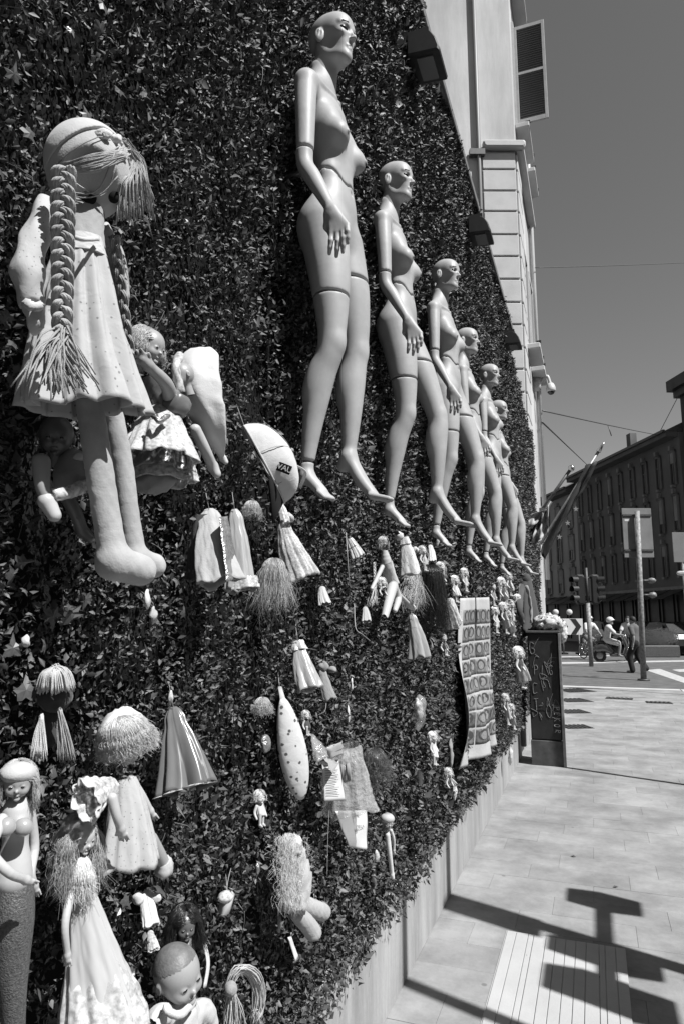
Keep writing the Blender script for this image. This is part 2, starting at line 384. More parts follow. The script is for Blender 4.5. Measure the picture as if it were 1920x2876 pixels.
def text_geo(s, size, origin, right, up, depth=0.002):
    """flat lettering as thin raised mesh"""
    cu = bpy.data.curves.new('lettering', 'FONT'); cu.body = s; cu.size = size; cu.extrude = depth/2; cu.align_x = 'CENTER'
    o = bpy.data.objects.new('lettering', cu); COL.objects.link(o)
    dg = bpy.context.evaluated_depsgraph_get(); me = bpy.data.meshes.new_from_object(o.evaluated_get(dg))
    v = np.array([x.co[:] for x in me.vertices]); f = [tuple(p.vertices) for p in me.polygons]
    bpy.data.objects.remove(o); bpy.data.curves.remove(cu); bpy.data.meshes.remove(me)
    r, u = unit(right), unit(up); n = np.cross(r, u)
    return np.asarray(origin)+v[:, :1]*r+v[:, 1:2]*u+v[:, 2:]*n, f
# ================================================================== THE SETTING
M_pave = mat('paving_stone', .255, .8, .2, nscale=1.6, namt=.10, stain=.32, sscale=2.0, bscale=60, bstr=.12, coords='Position')
M_joint = mat('paving_joint', .20, .9, .1, nscale=12, namt=.2)
M_asph = mat('asphalt', .105, .9, .2, nscale=3, namt=.25, bscale=120, bstr=.2)
M_paint = mat('road_paint', .384, .7, .2, nscale=7, namt=.25)
_n = M_pave.node_tree; _b = _n.nodes['Principled BSDF']; _oi = _n.nodes.new('ShaderNodeObjectInfo'); _mr = _n.nodes.new('ShaderNodeMapRange'); _mr.inputs[3].default_value = .9; _mr.inputs[4].default_value = 1.07; _mu = _n.nodes.new('ShaderNodeMath'); _mu.operation = 'MULTIPLY'
_src = _b.inputs['Base Color'].links[0].from_socket; _n.links.new(_oi.outputs['Random'], _mr.inputs[0]); _n.links.new(_src, _mu.inputs[0]); _n.links.new(_mr.outputs[0], _mu.inputs[1]); _n.links.new(_mu.outputs[0], _b.inputs['Base Color'])
_vo = _n.nodes.new('ShaderNodeTexVoronoi'); _vo.inputs['Scale'].default_value = 3.2; _gp = _n.nodes.new('ShaderNodeNewGeometry'); _vr = _n.nodes.new('ShaderNodeMapRange'); _vr.inputs[1].default_value = .035; _vr.inputs[2].default_value = .05; _vr.inputs[3].default_value = .62; _vr.inputs[4].default_value = 1.0; _m3 = _n.nodes.new('ShaderNodeMath'); _m3.operation = 'MULTIPLY'
_n.links.new(_gp.outputs['Position'], _vo.inputs['Vector']); _n.links.new(_vo.outputs['Distance'], _vr.inputs[0]); _n.links.new(_mu.outputs[0], _m3.inputs[0]); _n.links.new(_vr.outputs[0], _m3.inputs[1]); _n.links.new(_m3.outputs[0], _b.inputs['Base Color'])
M_conc = mat('plinth_concrete', .31, .8, .2, nscale=2.2, namt=.12, stain=.3, sscale=5, stretch=(1, 1, .12), bscale=45, bstr=.15)
M_black = mat('black_metal', .012, .45, .5, nscale=25, namt=.3)
M_dark = mat('dark_metal', .06, .5, .5, nscale=20, namt=.3)
M_grey = mat('galvanised_metal', .205, .45, .5, nscale=18, namt=.25, metal=.3)
M_stucco = mat('pale_stucco', .46, .85, .15, nscale=.9, namt=.06, stain=.22, sscale=1.6, stretch=(1, 1, .15), bscale=35, bstr=.12)
M_stone = mat('pale_stone', .42, .8, .2, nscale=2.5, namt=.1, bscale=40, bstr=.15)
M_glass = mat('window_glass', .03, .08, .6)
M_white = mat('white_enamel', .446, .35, .5, nscale=9, namt=.06)

def plane(x0, x1, y0, y1, z, nx=1, ny=1):
    xs, ys = np.linspace(x0, x1, nx+1), np.linspace(y0, y1, ny+1)
    v = [(x, y, z) for y in ys for x in xs]; f = [(j*(nx+1)+i, j*(nx+1)+i+1, (j+1)*(nx+1)+i+1, (j+1)*(nx+1)+i) for j in range(ny) for i in range(nx)]
    return np.array(v), f
structure('ground', plane(-400, 400, -400, 900, -0.06), mat('street_asphalt', .055, .9, .2, nscale=3, namt=.25, bscale=120, bstr=.2))
structure('road', plane(-20, 8, 18.2, 75, -0.012), M_asph)
pav = structure('pavement', plane(-0.1, 2.75, -3, 18.0, -0.007), M_joint)
# paving slabs: running rows across the footway, each a piece of its own
def slab_mesh(w, d, seed):
    g = np.random.default_rng(seed); v, f = box((0, 0, -.02), (w-.0012, d-.0012, .04), bev=.0008); v = v.copy()
    v[:, 2] += g.normal()*.0004*v[:, 0]/w+g.normal()*.0004*v[:, 1]/d
    me = mesh_from('paving_slab', v, f); me.materials.append(M_pave); return me
SW, SD = .62, .26
slabs = [slab_mesh(SW, SD, k) for k in range(5)]
y = 2.0; row = 0
while y < 17.8:
    xmax = 1.2+(y-2)*.20
    x = -.02+(0, .36, .71)[row % 3]*SW - SW
    while x < xmax:
        if x+SW > .06:
            o = bpy.data.objects.new('paving_slab', random.choice(slabs)); COL.objects.link(o); o.parent = pav
            o.location = (x+SW/2, y+SD/2, random.uniform(-.0006, .0006)+.002)
        x += SW
    y += SD; row += 1
link('kerb', mesh_from('kerb', *box((1.32, 18.1, -.03), (2.84, .2, .08), bev=.01)), M_stone, None, False)['kind'] = 'structure'

link('kerb', mesh_from('kerb', *box((2.85, 7.6, -.035), (.2, 21.2, .09), bev=.01)), M_stone, None, False)['kind'] = 'structure'
# road markings
def marking(name, label, pts, z=-.008):
    c = [G(*p, z) for p in pts]; c = [np.array([k[0], k[1], z]) for k in c]
    single(name, label, 'road marking', (np.array(c+[k-np.array([0, 0, .003]) for k in c]), [(0, 1, 2, 3), (0, 4, 5, 1), (1, 5, 6, 2), (2, 6, 7, 3), (3, 7, 4, 0)]), M_paint, False)
marking('crossing_stripe', 'white crossing stripe painted on the asphalt beside the tall sign pole', [(1480, 1537), (1512, 1534), (1590, 1562), (1590, 1574)])
marking('stop_line', 'thin white line painted across the road by the cyclists', [(1262, 1519), (1590, 1514), (1590, 1517), (1262, 1523)])
marking('lane_line', 'faint white lane line on the far road before the dark shops', [(1262, 1506), (1590, 1498), (1590, 1500), (1262, 1508)])
marking('crossing_stripe', 'short white crossing stripe at the edge of the asphalt away from the pole', [(1540, 1536), (1590, 1533), (1590, 1541), (1556, 1541)])

# ribbed light guidance paving near the wall
tp = Thing('tactile_paving', 'pale ribbed guidance paving strip lying near the concrete plinth', 'paving', (.68, 3.2, .004))
xs = [.385]
g = np.random.default_rng(5)
while xs[-1] < .95: xs.append(xs[-1]+g.choice([.028, .05, .05, .062]))
M_tact = mat('tactile_stone', .372, .75, .2, nscale=2.5, namt=.12, bscale=70, bstr=.1)
for a, b in zip(xs[:-1], xs[1:]): tp.part('rib', box(((a+b)/2, 3.1, .006), (b-a-.003, 1.85, .010+g.uniform(0, .002)), bev=.0015), M_tact, False)
tp.part('bed', box((.67, 3.1, .0035), (.58, 1.87, .005)), M_tact, False)

# dark ribbed drain grates set in the pavement
M_grate = mat('cast_iron', .045, .7, .4, nscale=40, namt=.3)
def grate(label, a, b, w, group=None):
    A, B = G(*a), G(*b); L = np.linalg.norm(B-A); d = unit(B-A); n = np.array([-d[1], d[0], 0])
    t = Thing('floor_grate', label, 'grate', (A+B)/2+np.array([0, 0, .003]), group)
    t.part('frame', axes_box((A+B)/2+[0, 0, .004], d, n, (0, 0, 1), L, w, .006), M_black, False)
    k = max(6, int(L/.09))
    for i in range(k): t.part('bar', axes_box(A+(B-A)*(i+.5)/k+[0, 0, .011], d, n, (0, 0, 1), L/k*.5, w*.92, .010), M_grate, False)
grate('black slotted floor grate crossing the pavement beyond the graffiti cabinet, farthest of its row', (1285, 1585), (1346, 1583), .72)
grate('black slotted floor grate, second of the row beyond the graffiti cabinet', (1285, 1607), (1345, 1606), .60)
grate('black slotted floor grate, third of the row beyond the graffiti cabinet', (1285, 1633), (1342, 1632), .48)
grate('worn grey floor grate closest behind the graffiti cabinet', (1290, 1668), (1350, 1667), .36)
grate('narrow dark floor slot out in the open pavement before the traffic light', (1388, 1601), (1450, 1604), .32)
grate('narrow dark floor slot out in the open pavement before the sign pole', (1480, 1611), (1540, 1613), .30)

# ---------------------------------------------------------------- plinth under the green wall
pl_ = Thing('concrete_plinth', 'plain grey concrete plinth running below the leafy wall', 'plinth', (-.15, 4.6, 0))
for i, (a, b) in enumerate([(-3, .2), (.2, 2.36), (2.36, 4.86), (4.86, 7.36), (7.36, 9.86), (9.86, 12.4)]):
    pl_.part('panel', box((-.16, (a+b)/2, .235), (.32, b-a-.004, .47), bev=.006), M_conc, False)

# ---------------------------------------------------------------- the green wall
gw = Thing('green_wall', 'tall wall densely covered in small dark evergreen leaves', 'green wall', (-.15, 4.6, .47))
M_back = mat('planting_felt', .012, .95, .05, nscale=8, namt=.5)
gw.part('backing', merge(box((-.12, 3.12, 3.02), (.2, 12.25, 5.10)), box((-.12, 10.85, 2.6), (.2, 3.2, 4.26))), M_back, False)
gw.part('top_trim', merge(box((-.06, 3.12, 5.60), (.30, 12.25, .035), bev=.004), box((.085, 3.12, 5.585), (.012, 12.25, .065), bev=.003)), M_grey, False)
M_leaf = bpy.data.materials.new('leaf'); M_leaf.use_nodes = True
n = M_leaf.node_tree; b = n.nodes['Principled BSDF']; b.inputs['Roughness'].default_value = .55; b.inputs['Specular IOR Level'].default_value = .35
oi = n.nodes.new('ShaderNodeNewGeometry'); r_ = n.nodes.new('ShaderNodeMapRange'); r_.inputs[3].default_value = .028; r_.inputs[4].default_value = .145
pw = n.nodes.new('ShaderNodeMath'); pw.operation = 'POWER'; pw.inputs[1].default_value = 2.2
n.links.new(oi.outputs['Random Per Island'], pw.inputs[0]); n.links.new(pw.outputs[0], r_.inputs[0]); n.links.new(r_.outputs[0], b.inputs['Base Color'])
SEAMS = [3.37+.84*k for k in range(-3, 11)]
def bulge(y, z):
    """how far the leaf front stands off the felt: clumps, hollows and panel seams"""
    d = .035+.022*np.sin(3.1*y+1.3*z)*np.sin(2.3*z-.7*y+1)+.018*np.sin(9*y+5*z)*np.sin(8*z-4*y)+.014*np.sin(23*y-11*z+2)*np.sin(19*z+9*y)
    s = np.full_like(y, 9.)
    for q in SEAMS: s = np.minimum(s, np.abs(y-q-.02*np.sin(3*z)))
    return np.clip(d, .0, .1)*np.clip(.15+s/.05, 0, 1)
def leaf_field(n_try, g):
    y = .45+11.95*g.random(n_try)**1.75; z = .40+5.2*g.random(n_try)
    top = np.where(y < 9.25, 5.62, 5.22-.15*(y-9.2)+.10*np.sin(7*y))
    bot = .47-.16*g.random(n_try)**3-.02*g.random(n_try)+.035*np.sin(9*y)+.02*np.sin(23*y)
    dist = np.sqrt((y)**2+(z-1.68)**2+.83)
    # skip what the camera cannot see, far left of or above the frame
    keep = (z < top) & (z > bot) & (z < 2.3+1.15*y+.4) & (z > 1.15-.65*y)
    keep &= g.random(n_try) < np.clip(.30+.70*(bulge(y, z)/.035), 0, 1)
    return y[keep], z[keep], dist[keep]
g = np.random.default_rng(3)
y, z, dist = leaf_field(620000, g); N = len(y)
x = bulge(y, z)+g.normal(size=N)*.012+.004; x = np.where(g.random(N) < .30, x*g.random(N), x)
sz = np.clip(.0142*np.clip(dist/1.9, .85, 2.4)**.75, 0, .032)*g.lognormal(0, .28, N)
dirv = g.normal(size=(N, 3))*np.array([.55, .9, .9])+np.array([.75, -.1, .15]); dirv /= np.linalg.norm(dirv, axis=1)[:, None]
rv = g.normal(size=(N, 3)); sd = np.cross(dirv, rv); sd /= np.linalg.norm(sd, axis=1)[:, None]; nm = np.cross(dirv, sd)
wd = g.uniform(.17, .34, N); bend = g.uniform(.0, .35, N)
def pt(a, b_, c): return np.stack([x, y, z], 1)+sz[:, None]*(a*dirv+(b_*wd)[:, None]*sd+np.asarray(c)[:, None]*nm)
one = np.ones(N)
V = np.stack([pt(0, 0*one, 0*one), pt(.45, one, .10*one-bend*.15), pt(.48, 0*one, -.05*one-bend*.15), pt(.45, -one, .10*one-bend*.15), pt(1.0, 0*one, -bend)], 1).reshape(-1, 3)
T = np.array([(0, 2, 1), (0, 3, 2), (1, 2, 4), (2, 3, 4)])
F = (np.arange(N)[:, None, None]*5+T[None]).reshape(-1, 3)
fo = gw.part('foliage', (V, F), M_leaf, smooth=False); fo['kind'] = 'stuff'
# stems: thin twigs straying out of the leaf layer
ps = []
for k in range(420):
    yy = .5+8*random.random()**1.6; zz = .5+4.6*random.random()
    if zz > 2.3+1.1*yy or zz < 1.1-.6*yy: continue
    a = random.uniform(0, 6.28); L = random.uniform(.03, .11); q = np.array([.05+random.random()*.03, yy, zz]); d_ = np.array([.2, math.cos(a), math.sin(a)])
    ps.append([q-[.03, 0, 0], q+d_*L*.5+[.01, 0, 0], q+d_*L+np.array([.0, 0, -.25*L])])
st = gw.part('twigs', strands(ps, .0011, 3, .4, 5), mat('twig', .10, .6, .3), smooth=False); st['kind'] = 'stuff'
# larger ivy leaves, each a piece of its own
def ivy_mesh(seed):
    g = np.random.default_rng(seed); pts = [(0, 0), (.18, -.12), (.42, -.10), (.30, .16), (.52, .30), (.24, .42), (.12, .55), (0, 1.0), (-.12, .56), (-.26, .42), (-.50, .32), (-.30, .15), (-.40, -.10), (-.16, -.12)]
    v = [(0, .28, .05)]
    for a, b_ in pts: v.append((a*(1+g.normal()*.1), b_*(1+g.normal()*.06), -.35*(a*a)+g.normal()*.025-.12*b_*b_))
    f = [(0, 1+i, 1+(i+1) % len(pts)) for i in range(len(pts))]; me = mesh_from('ivy_leaf', np.array(v), f); me.materials.append(M_ivy); return me
M_ivy = mat('ivy_leaf', .06, .38, .5, nscale=3, namt=.35)
ivy = [ivy_mesh(k) for k in range(6)]
spots_ = [(30, 180, 42), (60, 295, 44), (20, 425, 26), (545, 640, 20), (650, 690, 20), (60, 1600, 60), (20, 1330, 55), (120, 1400, 52), (165, 1420, 62), (40, 1290, 40), (100, 1480, 40), (30, 1500, 50), (230, 1460, 36), (250, 880, 22), (420, 1400, 34)]
for k in range(130):
    if k < 60: X, Y, s_ = random.uniform(0, 420), random.choice([random.uniform(1100, 2300), random.uniform(0, 900)]), random.uniform(22, 44)
    else: X, Y, s_ = random.uniform(0, 1000), random.uniform(0, 2200), random.uniform(14, 26)
    spots_.append((X, Y, s_))
for X, Y, s_ in spots_:
    q = P(X, Y, .075)
    if q[2] < .55: continue
    o = bpy.data.objects.new('ivy_leaf', random.choice(ivy)); COL.objects.link(o); o.parent = gw.o; o.location = q-gw.base
    k = pxm(q)*s_; o.scale = (k, k, k)
    nn = Vector((1, random.gauss(-.1, .5), random.gauss(.45, .5))).normalized()
    o.rotation_mode = 'QUATERNION'; o.rotation_quaternion = nn.to_track_quat('Z', 'Y') @ Matrix.Rotation(random.uniform(0, 6.3), 4, 'Z').to_quaternion()

# ---------------------------------------------------------------- floodlights on the top edge
def floodlight(label, X, Y):
    c = P(X+9, Y, .15); w = .25
    t = Thing('floodlight', label, 'floodlight', (.0, c[1], c[2]), 'floodlights along the top of the green wall')
    prof = .74*np.array([(-.10, -.10), (.15, -.12), (.155, -.095), (.13, -.01), (.09, .06), (.04, .095), (-.03, .10), (-.10, .08)])
    R = []
    for s_, k in ((-w/2, .9), (-w/2+.012, 1), (w/2-.012, 1), (w/2, .9)): R.append([(c[0]+a*k, c[1]+s_, c[2]+b_*k) for a, b_ in prof])
    t.part('housing', loft(R), M_black, False)
    t.part('glass', axes_box(c+[.022, 0, -.0850], (1, 0, -.08), (0, 1, 0), (.08, 0, 1), .095, w*.70, .008), mat('lamp_glass', .14, .25, .6), False)
    t.part('bracket', merge(box(c+[-.13, 0, .0], (.10, .05, .03)), box(c+[-.165, 0, .0], (.02, .12, .16))), M_black, False)
    t.part('fin', merge(*[box(c+[-.02, s_*w*.3, .07], (.13, .012, .09)) for s_ in (-1, 0, 1)]), M_black, False)
floodlight('black floodlight on the leafy wall edge, above the first mannequin', 963, 130)
floodlight('black floodlight on the leafy wall edge, beside the rusticated stone', 1088, 530)
floodlight('small-looking black floodlight at the far lowered end of the leafy wall', 1163, 782)

# ---------------------------------------------------------------- pale building at the end of the wall
K0 = np.array([-.06, 12.62, 0]); gd = np.array([-.937, -.348, 0]); gn = np.array([.348, -.937, 0])
pb = Thing('pale_building', 'tall pale stuccoed corner building rising behind the green wall', 'building', (-3, 14, 0))
YB = 15.55; HB = 21.
poly = [K0[:2], (K0+gd*8)[:2], (K0+gd*8)[:2]+[0, 6], (K0[0], YB)]
v = np.array([(a, b_, z) for z in (0, HB) for a, b_ in poly]); f = [(3, 2, 1, 0), (4, 5, 6, 7)]+[(i, (i+1) % 4, 4+(i+1) % 4, 4+i) for i in range(4)]
wall_pb = pb.part('wall', (v, f), M_stucco, False)
def GP(X, Y, off=0.0):
    r = ray(X, Y); return CAM+r*((gn @ (K0+gn*off-CAM))/(gn @ r))
def gbox(X0, Y0, X1, Y1, proud, z=None):
    a, b_ = GP(X0, Y0), GP(X1, Y1); c = (a+b_)/2; w = abs((b_-a) @ gd); hh = abs(b_[2]-a[2])
    return axes_box(c+gn*(proud/2+.001), gd, (0, 0, 1), gn, w, hh, proud)
rows = [352, 391, 440, 487, 540, 590, 642, 695, 746, 797, 848, 901, 952, 1004, 1056, 1108, 1160, 1212, 1264, 1316, 1368, 1420, 1472]
zs = [GP(1140, q)[2] for q in rows]
pipe = [GP(1077, -60, .07), GP(1102, 420, .07)]; up_ = (pipe[0]-pipe[1])
xr = 0.0; xl = (GP(1103, 380)-K0) @ gd
for i in range(len(zs)-1):
    zc, hh = (zs[i]+zs[i+1])/2, zs[i]-zs[i+1]-.035
    if zs[i+1] < 0: break
    pb.part('stone_course', axes_box(K0+gd*(xl/2)+gn*.021+[0, 0, zc], gd, (0, 0, 1), gn, xl-.02, hh, .04, bev=.012), M_stone, False, label='pale rusticated stone course')
    pb.part('stone_course', axes_box((K0[0]+.02, K0[1]+.45, zc), (0, 1, 0), (0, 0, 1), (1, 0, 0), .88, hh, .04, bev=.012), M_stone, False)
zl = zs[0]
pb.part('string_course', merge(axes_box(K0+gd*(xl/2-.1)+gn*.08+[0, 0, zl+.12], gd, (0, 0, 1), gn, xl+.16, .16, .16, bev=.03), box((K0[0]+.085, (K0[1]+YB)/2, zl+.12), (.17, YB-K0[1]+.1, .16), bev=.03)), M_stone, False)
pb.part('downpipe', tube([K0+gd*(xl+.06)+gn*.07+[0, 0, .2], K0+gd*(xl+.06)+gn*.07+[0, 0, HB-.5]], .04, 10), mat('pipe_paint', .16, .5, .4), True)
pb.part('pipe_bracket', box(K0+gd*(xl+.10)+gn*.08+[0, 0, zl-.05], (.3, .12, .12), rotz(math.atan2(gd[1], gd[0]))), M_dark, False)
M_shut = mat('shutter_paint', .310, .6, .3, nscale=8, namt=.12); M_louv = mat('louvre_paint', .13, .6, .3)
def shutter(t, y0, z0, z1, w=.62, x0=0.0, dark=False):
    """open louvred leaf standing square to the facade"""
    c = np.array([K0[0]+x0+w/2+.04, y0, (z0+z1)/2]); h_ = z1-z0; m_ = M_louv if dark else M_shut
    fr = t.part('shutter', merge(box(c+[-w/2+.03, 0, 0], (.06, .045, h_), bev=.004), box(c+[w/2-.03, 0, 0], (.06, .045, h_), bev=.004), box(c+[0, 0, h_/2-.04], (w-.12, .043, .08), bev=.004), box(c+[0, 0, -h_/2+.05], (w-.12, .043, .10), bev=.004), box(c+[0, 0, .02], (w-.12, .043, .06), bev=.004)), m_, False)
    gs = []
    k = int(h_/.055)
    for i in range(k):
        zz = c[2]-h_/2+.10+(h_-.16)*(i+.5)/k; gs.append(box((c[0], c[1], zz), (w-.13, .036, .012), rotx(.7)))
    gs.append(box((c[0], c[1]+.012, c[2]), (w-.12, .006, h_-.1)))  # thin dark panel added so no bright sky shows between slats
    t.part('louvres', merge(*gs), M_louv, False, parent=fr)
def window(t, ya, yb, z0, z1, leafs=(1, 1), dark=False):
    w_ = t.part('window', box((K0[0]+.004, (ya+yb)/2, (z0+z1)/2), (.012, yb-ya, z1-z0)), M_glass, False)
    t.part('frame', merge(box((K0[0]+.02, ya-.05, (z0+z1)/2), (.05, .10, z1-z0+.2)), box((K0[0]+.02, yb+.05, (z0+z1)/2), (.05, .10, z1-z0+.2)), box((K0[0]+.021, (ya+yb)/2, z1+.05), (.05, yb-ya, .10)), box((K0[0]+.018, (ya+yb)/2, (z0+z1)/2), (.025, .05, z1-z0))), M_stone, False, parent=w_)
    t.part('sill', box((K0[0]+.14, (ya+yb)/2, z0-.06), (.28, yb-ya+.3, .11), bev=.015), M_stone, False, parent=w_)
    t.part('sill_stop', merge(box((K0[0]+.25, ya-.06, z0+.03), (.09, .025, .06)), box((K0[0]+.25, yb+.06, z0+.03), (.09, .025, .06))), M_black, False, parent=w_)
    if leafs[0]: shutter(t, ya-.05, z0+.02, z1-.02, dark=dark)
    if leafs[1]: shutter(t, yb+.05, z0+.02, z1-.02, w=.30)
za, zb = Q(1190, 300, 13.15)[2], Q(1203, 790, 13.15)[2]; zt = Q(1175, 68, 13.05)[2]
window(pb, 13.05, 14.0, za, zt, (1, 0)); window(pb, 14.55, 15.3, za, zt, (0, 0))
window(pb, 13.25, 14.0, zb, zb+2.1, (0, 0)); window(pb, 14.55, 15.3, zb, zb+2.1, (0, 0))
window(pb, 13.05, 14.0, zt+1.0, zt+3.2, (1, 0), True)
pb.part('facade_pipe', tube([(.02, 15.42, 2.5), (.02, 15.42, HB-1)], .05, 8), M_white)
pb.part('eaves', box((-.2+K0[0], (K0[1]+YB)/2, HB+.1), (1.4, YB-K0[1]+.6, .25)), M_stone, False)
# lower end pier beside the wall

# dome camera on its bracket
cc = Thing('security_camera', 'white dome security camera on a bracket on the pale facade', 'camera', Q(1236, 885, 14.9))
q = Q(1262, 890, 14.9); k = pxm(q); e0 = Q(1238, 880, 14.9)
cc.part('mount', merge(box(e0+[-.10, 0, 0], (.22, .2, .30), bev=.04)), M_white)
cc.part('arm', tube(spline([e0+[0, 0, .02], e0+[.14, 0, .16], q+[-.02, 0, 10*k+.05], q+[0, 0, 6*k]], 14), .035, 8), M_white)
cc.part('hood', loft([[q+np.array([math.cos(a)*r_*k, math.sin(a)*r_*k, z_*k]) for a in np.linspace(0, 6.283, 20, endpoint=False)] for r_, z_ in ((2, 12), (6, 11), (9, 6), (10.5, 0), (11, -6), (9.5, -9))]), M_white)
cc.part('dome', ell(q+[0, 0, -9*k], (8*k, 8*k, 7*k)), mat('smoked_dome', .02, .1, .6))

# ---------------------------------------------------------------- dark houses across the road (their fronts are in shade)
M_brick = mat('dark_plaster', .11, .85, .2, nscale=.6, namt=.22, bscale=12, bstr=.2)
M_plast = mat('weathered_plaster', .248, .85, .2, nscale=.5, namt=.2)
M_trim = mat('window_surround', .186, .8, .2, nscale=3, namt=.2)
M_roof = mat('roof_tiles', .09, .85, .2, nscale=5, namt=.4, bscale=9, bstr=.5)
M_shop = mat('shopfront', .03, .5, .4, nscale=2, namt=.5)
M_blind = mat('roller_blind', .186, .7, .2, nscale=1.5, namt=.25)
fd = unit([*(ray(640, 1417)[:2]), 0]); fn = np.array([-fd[1], fd[0], 0]);
if fn[1] > 0: fn = -fn
R0 = Q(1545, 1417, 41.0)*[1, 1, 0]
def along(X):
    r = ray(X, 1417)[:2]; A = np.array([[fd[0], -r[0]], [fd[1], -r[1]]]); s_, t_ = np.linalg.solve(A, CAM[:2]-R0[:2]); return s_
def fpt(s_, z, off=0.0): return R0+fd*s_+fn*off+np.array([0, 0, z])
def zat(s_, Y, X):
    p_ = fpt(s_, 0); return HCAM+(1417-Y)*S/FPX*float((p_-CAM) @ FWD)*1.0/(math.cos(_p)) * .98
def fbox(s0, s1, z0, z1, proud, off=0.0): return axes_box((fpt(s0, z0)+fpt(s1, z1))/2+fn*(off+proud/2), fd, (0, 0, 1), fn, abs(s1-s0), z1-z0, proud)
def house(name, label, X0, X1, eave, wall_m, ncol, rows_, shop=True, blinds=False, depth=9):
    s0, s1 = along(X0), along(X1); L = s1-s0
    t = Thing(name, label, 'building', fpt((s0+s1)/2, 0, -depth/2))
    t.part('wall', fbox(s0, s1, 0, eave, depth, -depth), wall_m, False)
    rf = t.part('roof', (np.array([fpt(s0-.1, eave+.05, .75), fpt(s1+.1, eave+.05, .75), fpt(s1+.1, eave+2.6, -depth/2), fpt(s0-.1, eave+2.6, -depth/2), fpt(s0-.1, eave+.05, -depth), fpt(s1+.1, eave+.05, -depth)]), [(0, 1, 2, 3), (3, 2, 5, 4), (0, 3, 4), (1, 5, 2), (0, 4, 5, 1)]), M_roof, False)
    t.part('eaves', fbox(s0-.1, s1+.1, eave-.25, eave+.04, .7, .001), M_brick, False)
    t.part('gutter', fbox(s0-.1, s1+.1, eave-.02, eave+.12, .14, .72), M_dark, False)
    t.part('string_course', fbox(s0, s1, rows_[-1][0]-.9, rows_[-1][0]-.65, .18, .001), M_trim, False)
    for k in range(ncol):
        sm = s0+L*(k+.5)/ncol; w_ = min(1.5, L/ncol*.46)
        for (z0, z1) in rows_:
            wn = t.part('window', fbox(sm-w_/2, sm+w_/2, z0, z1, .02, .002), M_glass, False)
            t.part('surround', merge(fbox(sm-w_/2-.16, sm-w_/2, z0-.1, z1+.12, .10, .003), fbox(sm+w_/2, sm+w_/2+.16, z0-.1, z1+.12, .10, .003), fbox(sm-w_/2, sm+w_/2, z1, z1+.12, .10, .003)), wall_m if not blinds else M_trim, False, parent=wn)
            t.part('lintel', fbox(sm-w_/2-.25, sm+w_/2+.25, z1+.14, z1+.38, .2, .004), M_trim, False, parent=wn)
            t.part('sill', fbox(sm-w_/2-.22, sm+w_/2+.22, z0-.22, z0-.1, .22, .004), M_trim, False, parent=wn)
            t.part('mullion', merge(fbox(sm-.04, sm+.04, z0, z1, .03, .024), fbox(sm-w_/2, sm+w_/2, z0+(z1-z0)*.64, z0+(z1-z0)*.64+.06, .028, .024)), M_trim if blinds else M_brick, False, parent=wn)
            if random.random() < (.75 if blinds else .5): t.part('blind', fbox(sm-w_/2+.01, sm+w_/2-.01, z1-(z1-z0)*random.choice([.35, .6, .75]), z1-.01, .02, .055), M_blind, False, parent=wn)
            elif random.random() < .0:
                for sg in (-1, 1): t.part('shutter', fbox(sm+sg*(w_/2+.02), sm+sg*(w_+.0), z0, z1, .06, .12), M_louv, False, parent=wn)
    if shop:
        for k in range(max(2, ncol)):
            a, b_ = s0+L*(k+.08)/max(2, ncol), s0+L*(k+.92)/max(2, ncol)
            sh = t.part('shop_window', fbox(a, b_, .5, 2.9, .02, .003), M_shop, False)
            t.part('shop_frame', merge(fbox(a-.12, a, .2, 3.0, .1, .003), fbox(b_, b_+.12, .2, 3.0, .1, .003), fbox(a, b_, 2.9, 3.25, .12, .003)), M_shop, False, parent=sh)
            A = [fpt(a, 3.2, .1), fpt(b_, 3.2, .1), fpt(b_, 2.65, 1.5), fpt(a, 2.65, 1.5)]
            t.part('awning', sheet(*A, nu=6, nv=4, amp=.01, thick=.02), M_shop, False, parent=sh)
    return t, s0, s1
E1 = 11.6
RW = [(8.9, 10.6), (6.4, 8.2), (4.0, 5.6)]
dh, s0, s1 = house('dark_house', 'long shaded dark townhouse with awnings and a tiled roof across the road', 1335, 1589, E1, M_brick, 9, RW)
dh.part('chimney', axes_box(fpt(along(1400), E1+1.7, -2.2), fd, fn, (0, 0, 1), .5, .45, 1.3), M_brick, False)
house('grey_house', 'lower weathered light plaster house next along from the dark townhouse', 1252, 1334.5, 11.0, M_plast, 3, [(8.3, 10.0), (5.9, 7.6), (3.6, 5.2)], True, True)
# taller block at the street's near corner
sA, sB = along(1590), along(1590)-7
tb = Thing('corner_block', 'tall dark corner block with a heavy projecting cornice past the townhouse', 'building', fpt((sA+sB)/2, 0, -5))
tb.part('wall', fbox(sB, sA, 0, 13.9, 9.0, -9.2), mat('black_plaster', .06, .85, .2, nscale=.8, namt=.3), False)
tb.part('cornice', merge(fbox(sB, sA+.4, 13.9, 14.5, 9.6, -9.3), fbox(sB, sA+.2, 13.5, 13.9, 9.3, -9.25)), M_shop, False)
for k in range(2):
    for zz in (4.2, 7.2, 10):
        wn = tb.part('window', fbox(sA-2.2-k*3.2, sA-.9-k*3.2, zz, zz+2.0, .03, -.198), M_glass, False)
        tb.part('surround', merge(fbox(sA-2.4-k*3.2, sA-2.2-k*3.2, zz-.1, zz+2.1, .1, -.197), fbox(sA-.9-k*3.2, sA-.7-k*3.2, zz-.1, zz+2.1, .1, -.197), fbox(sA-2.4-k*3.2, sA-.7-k*3.2, zz-.25, zz-.1, .2, -.197)), M_trim, False, parent=wn)

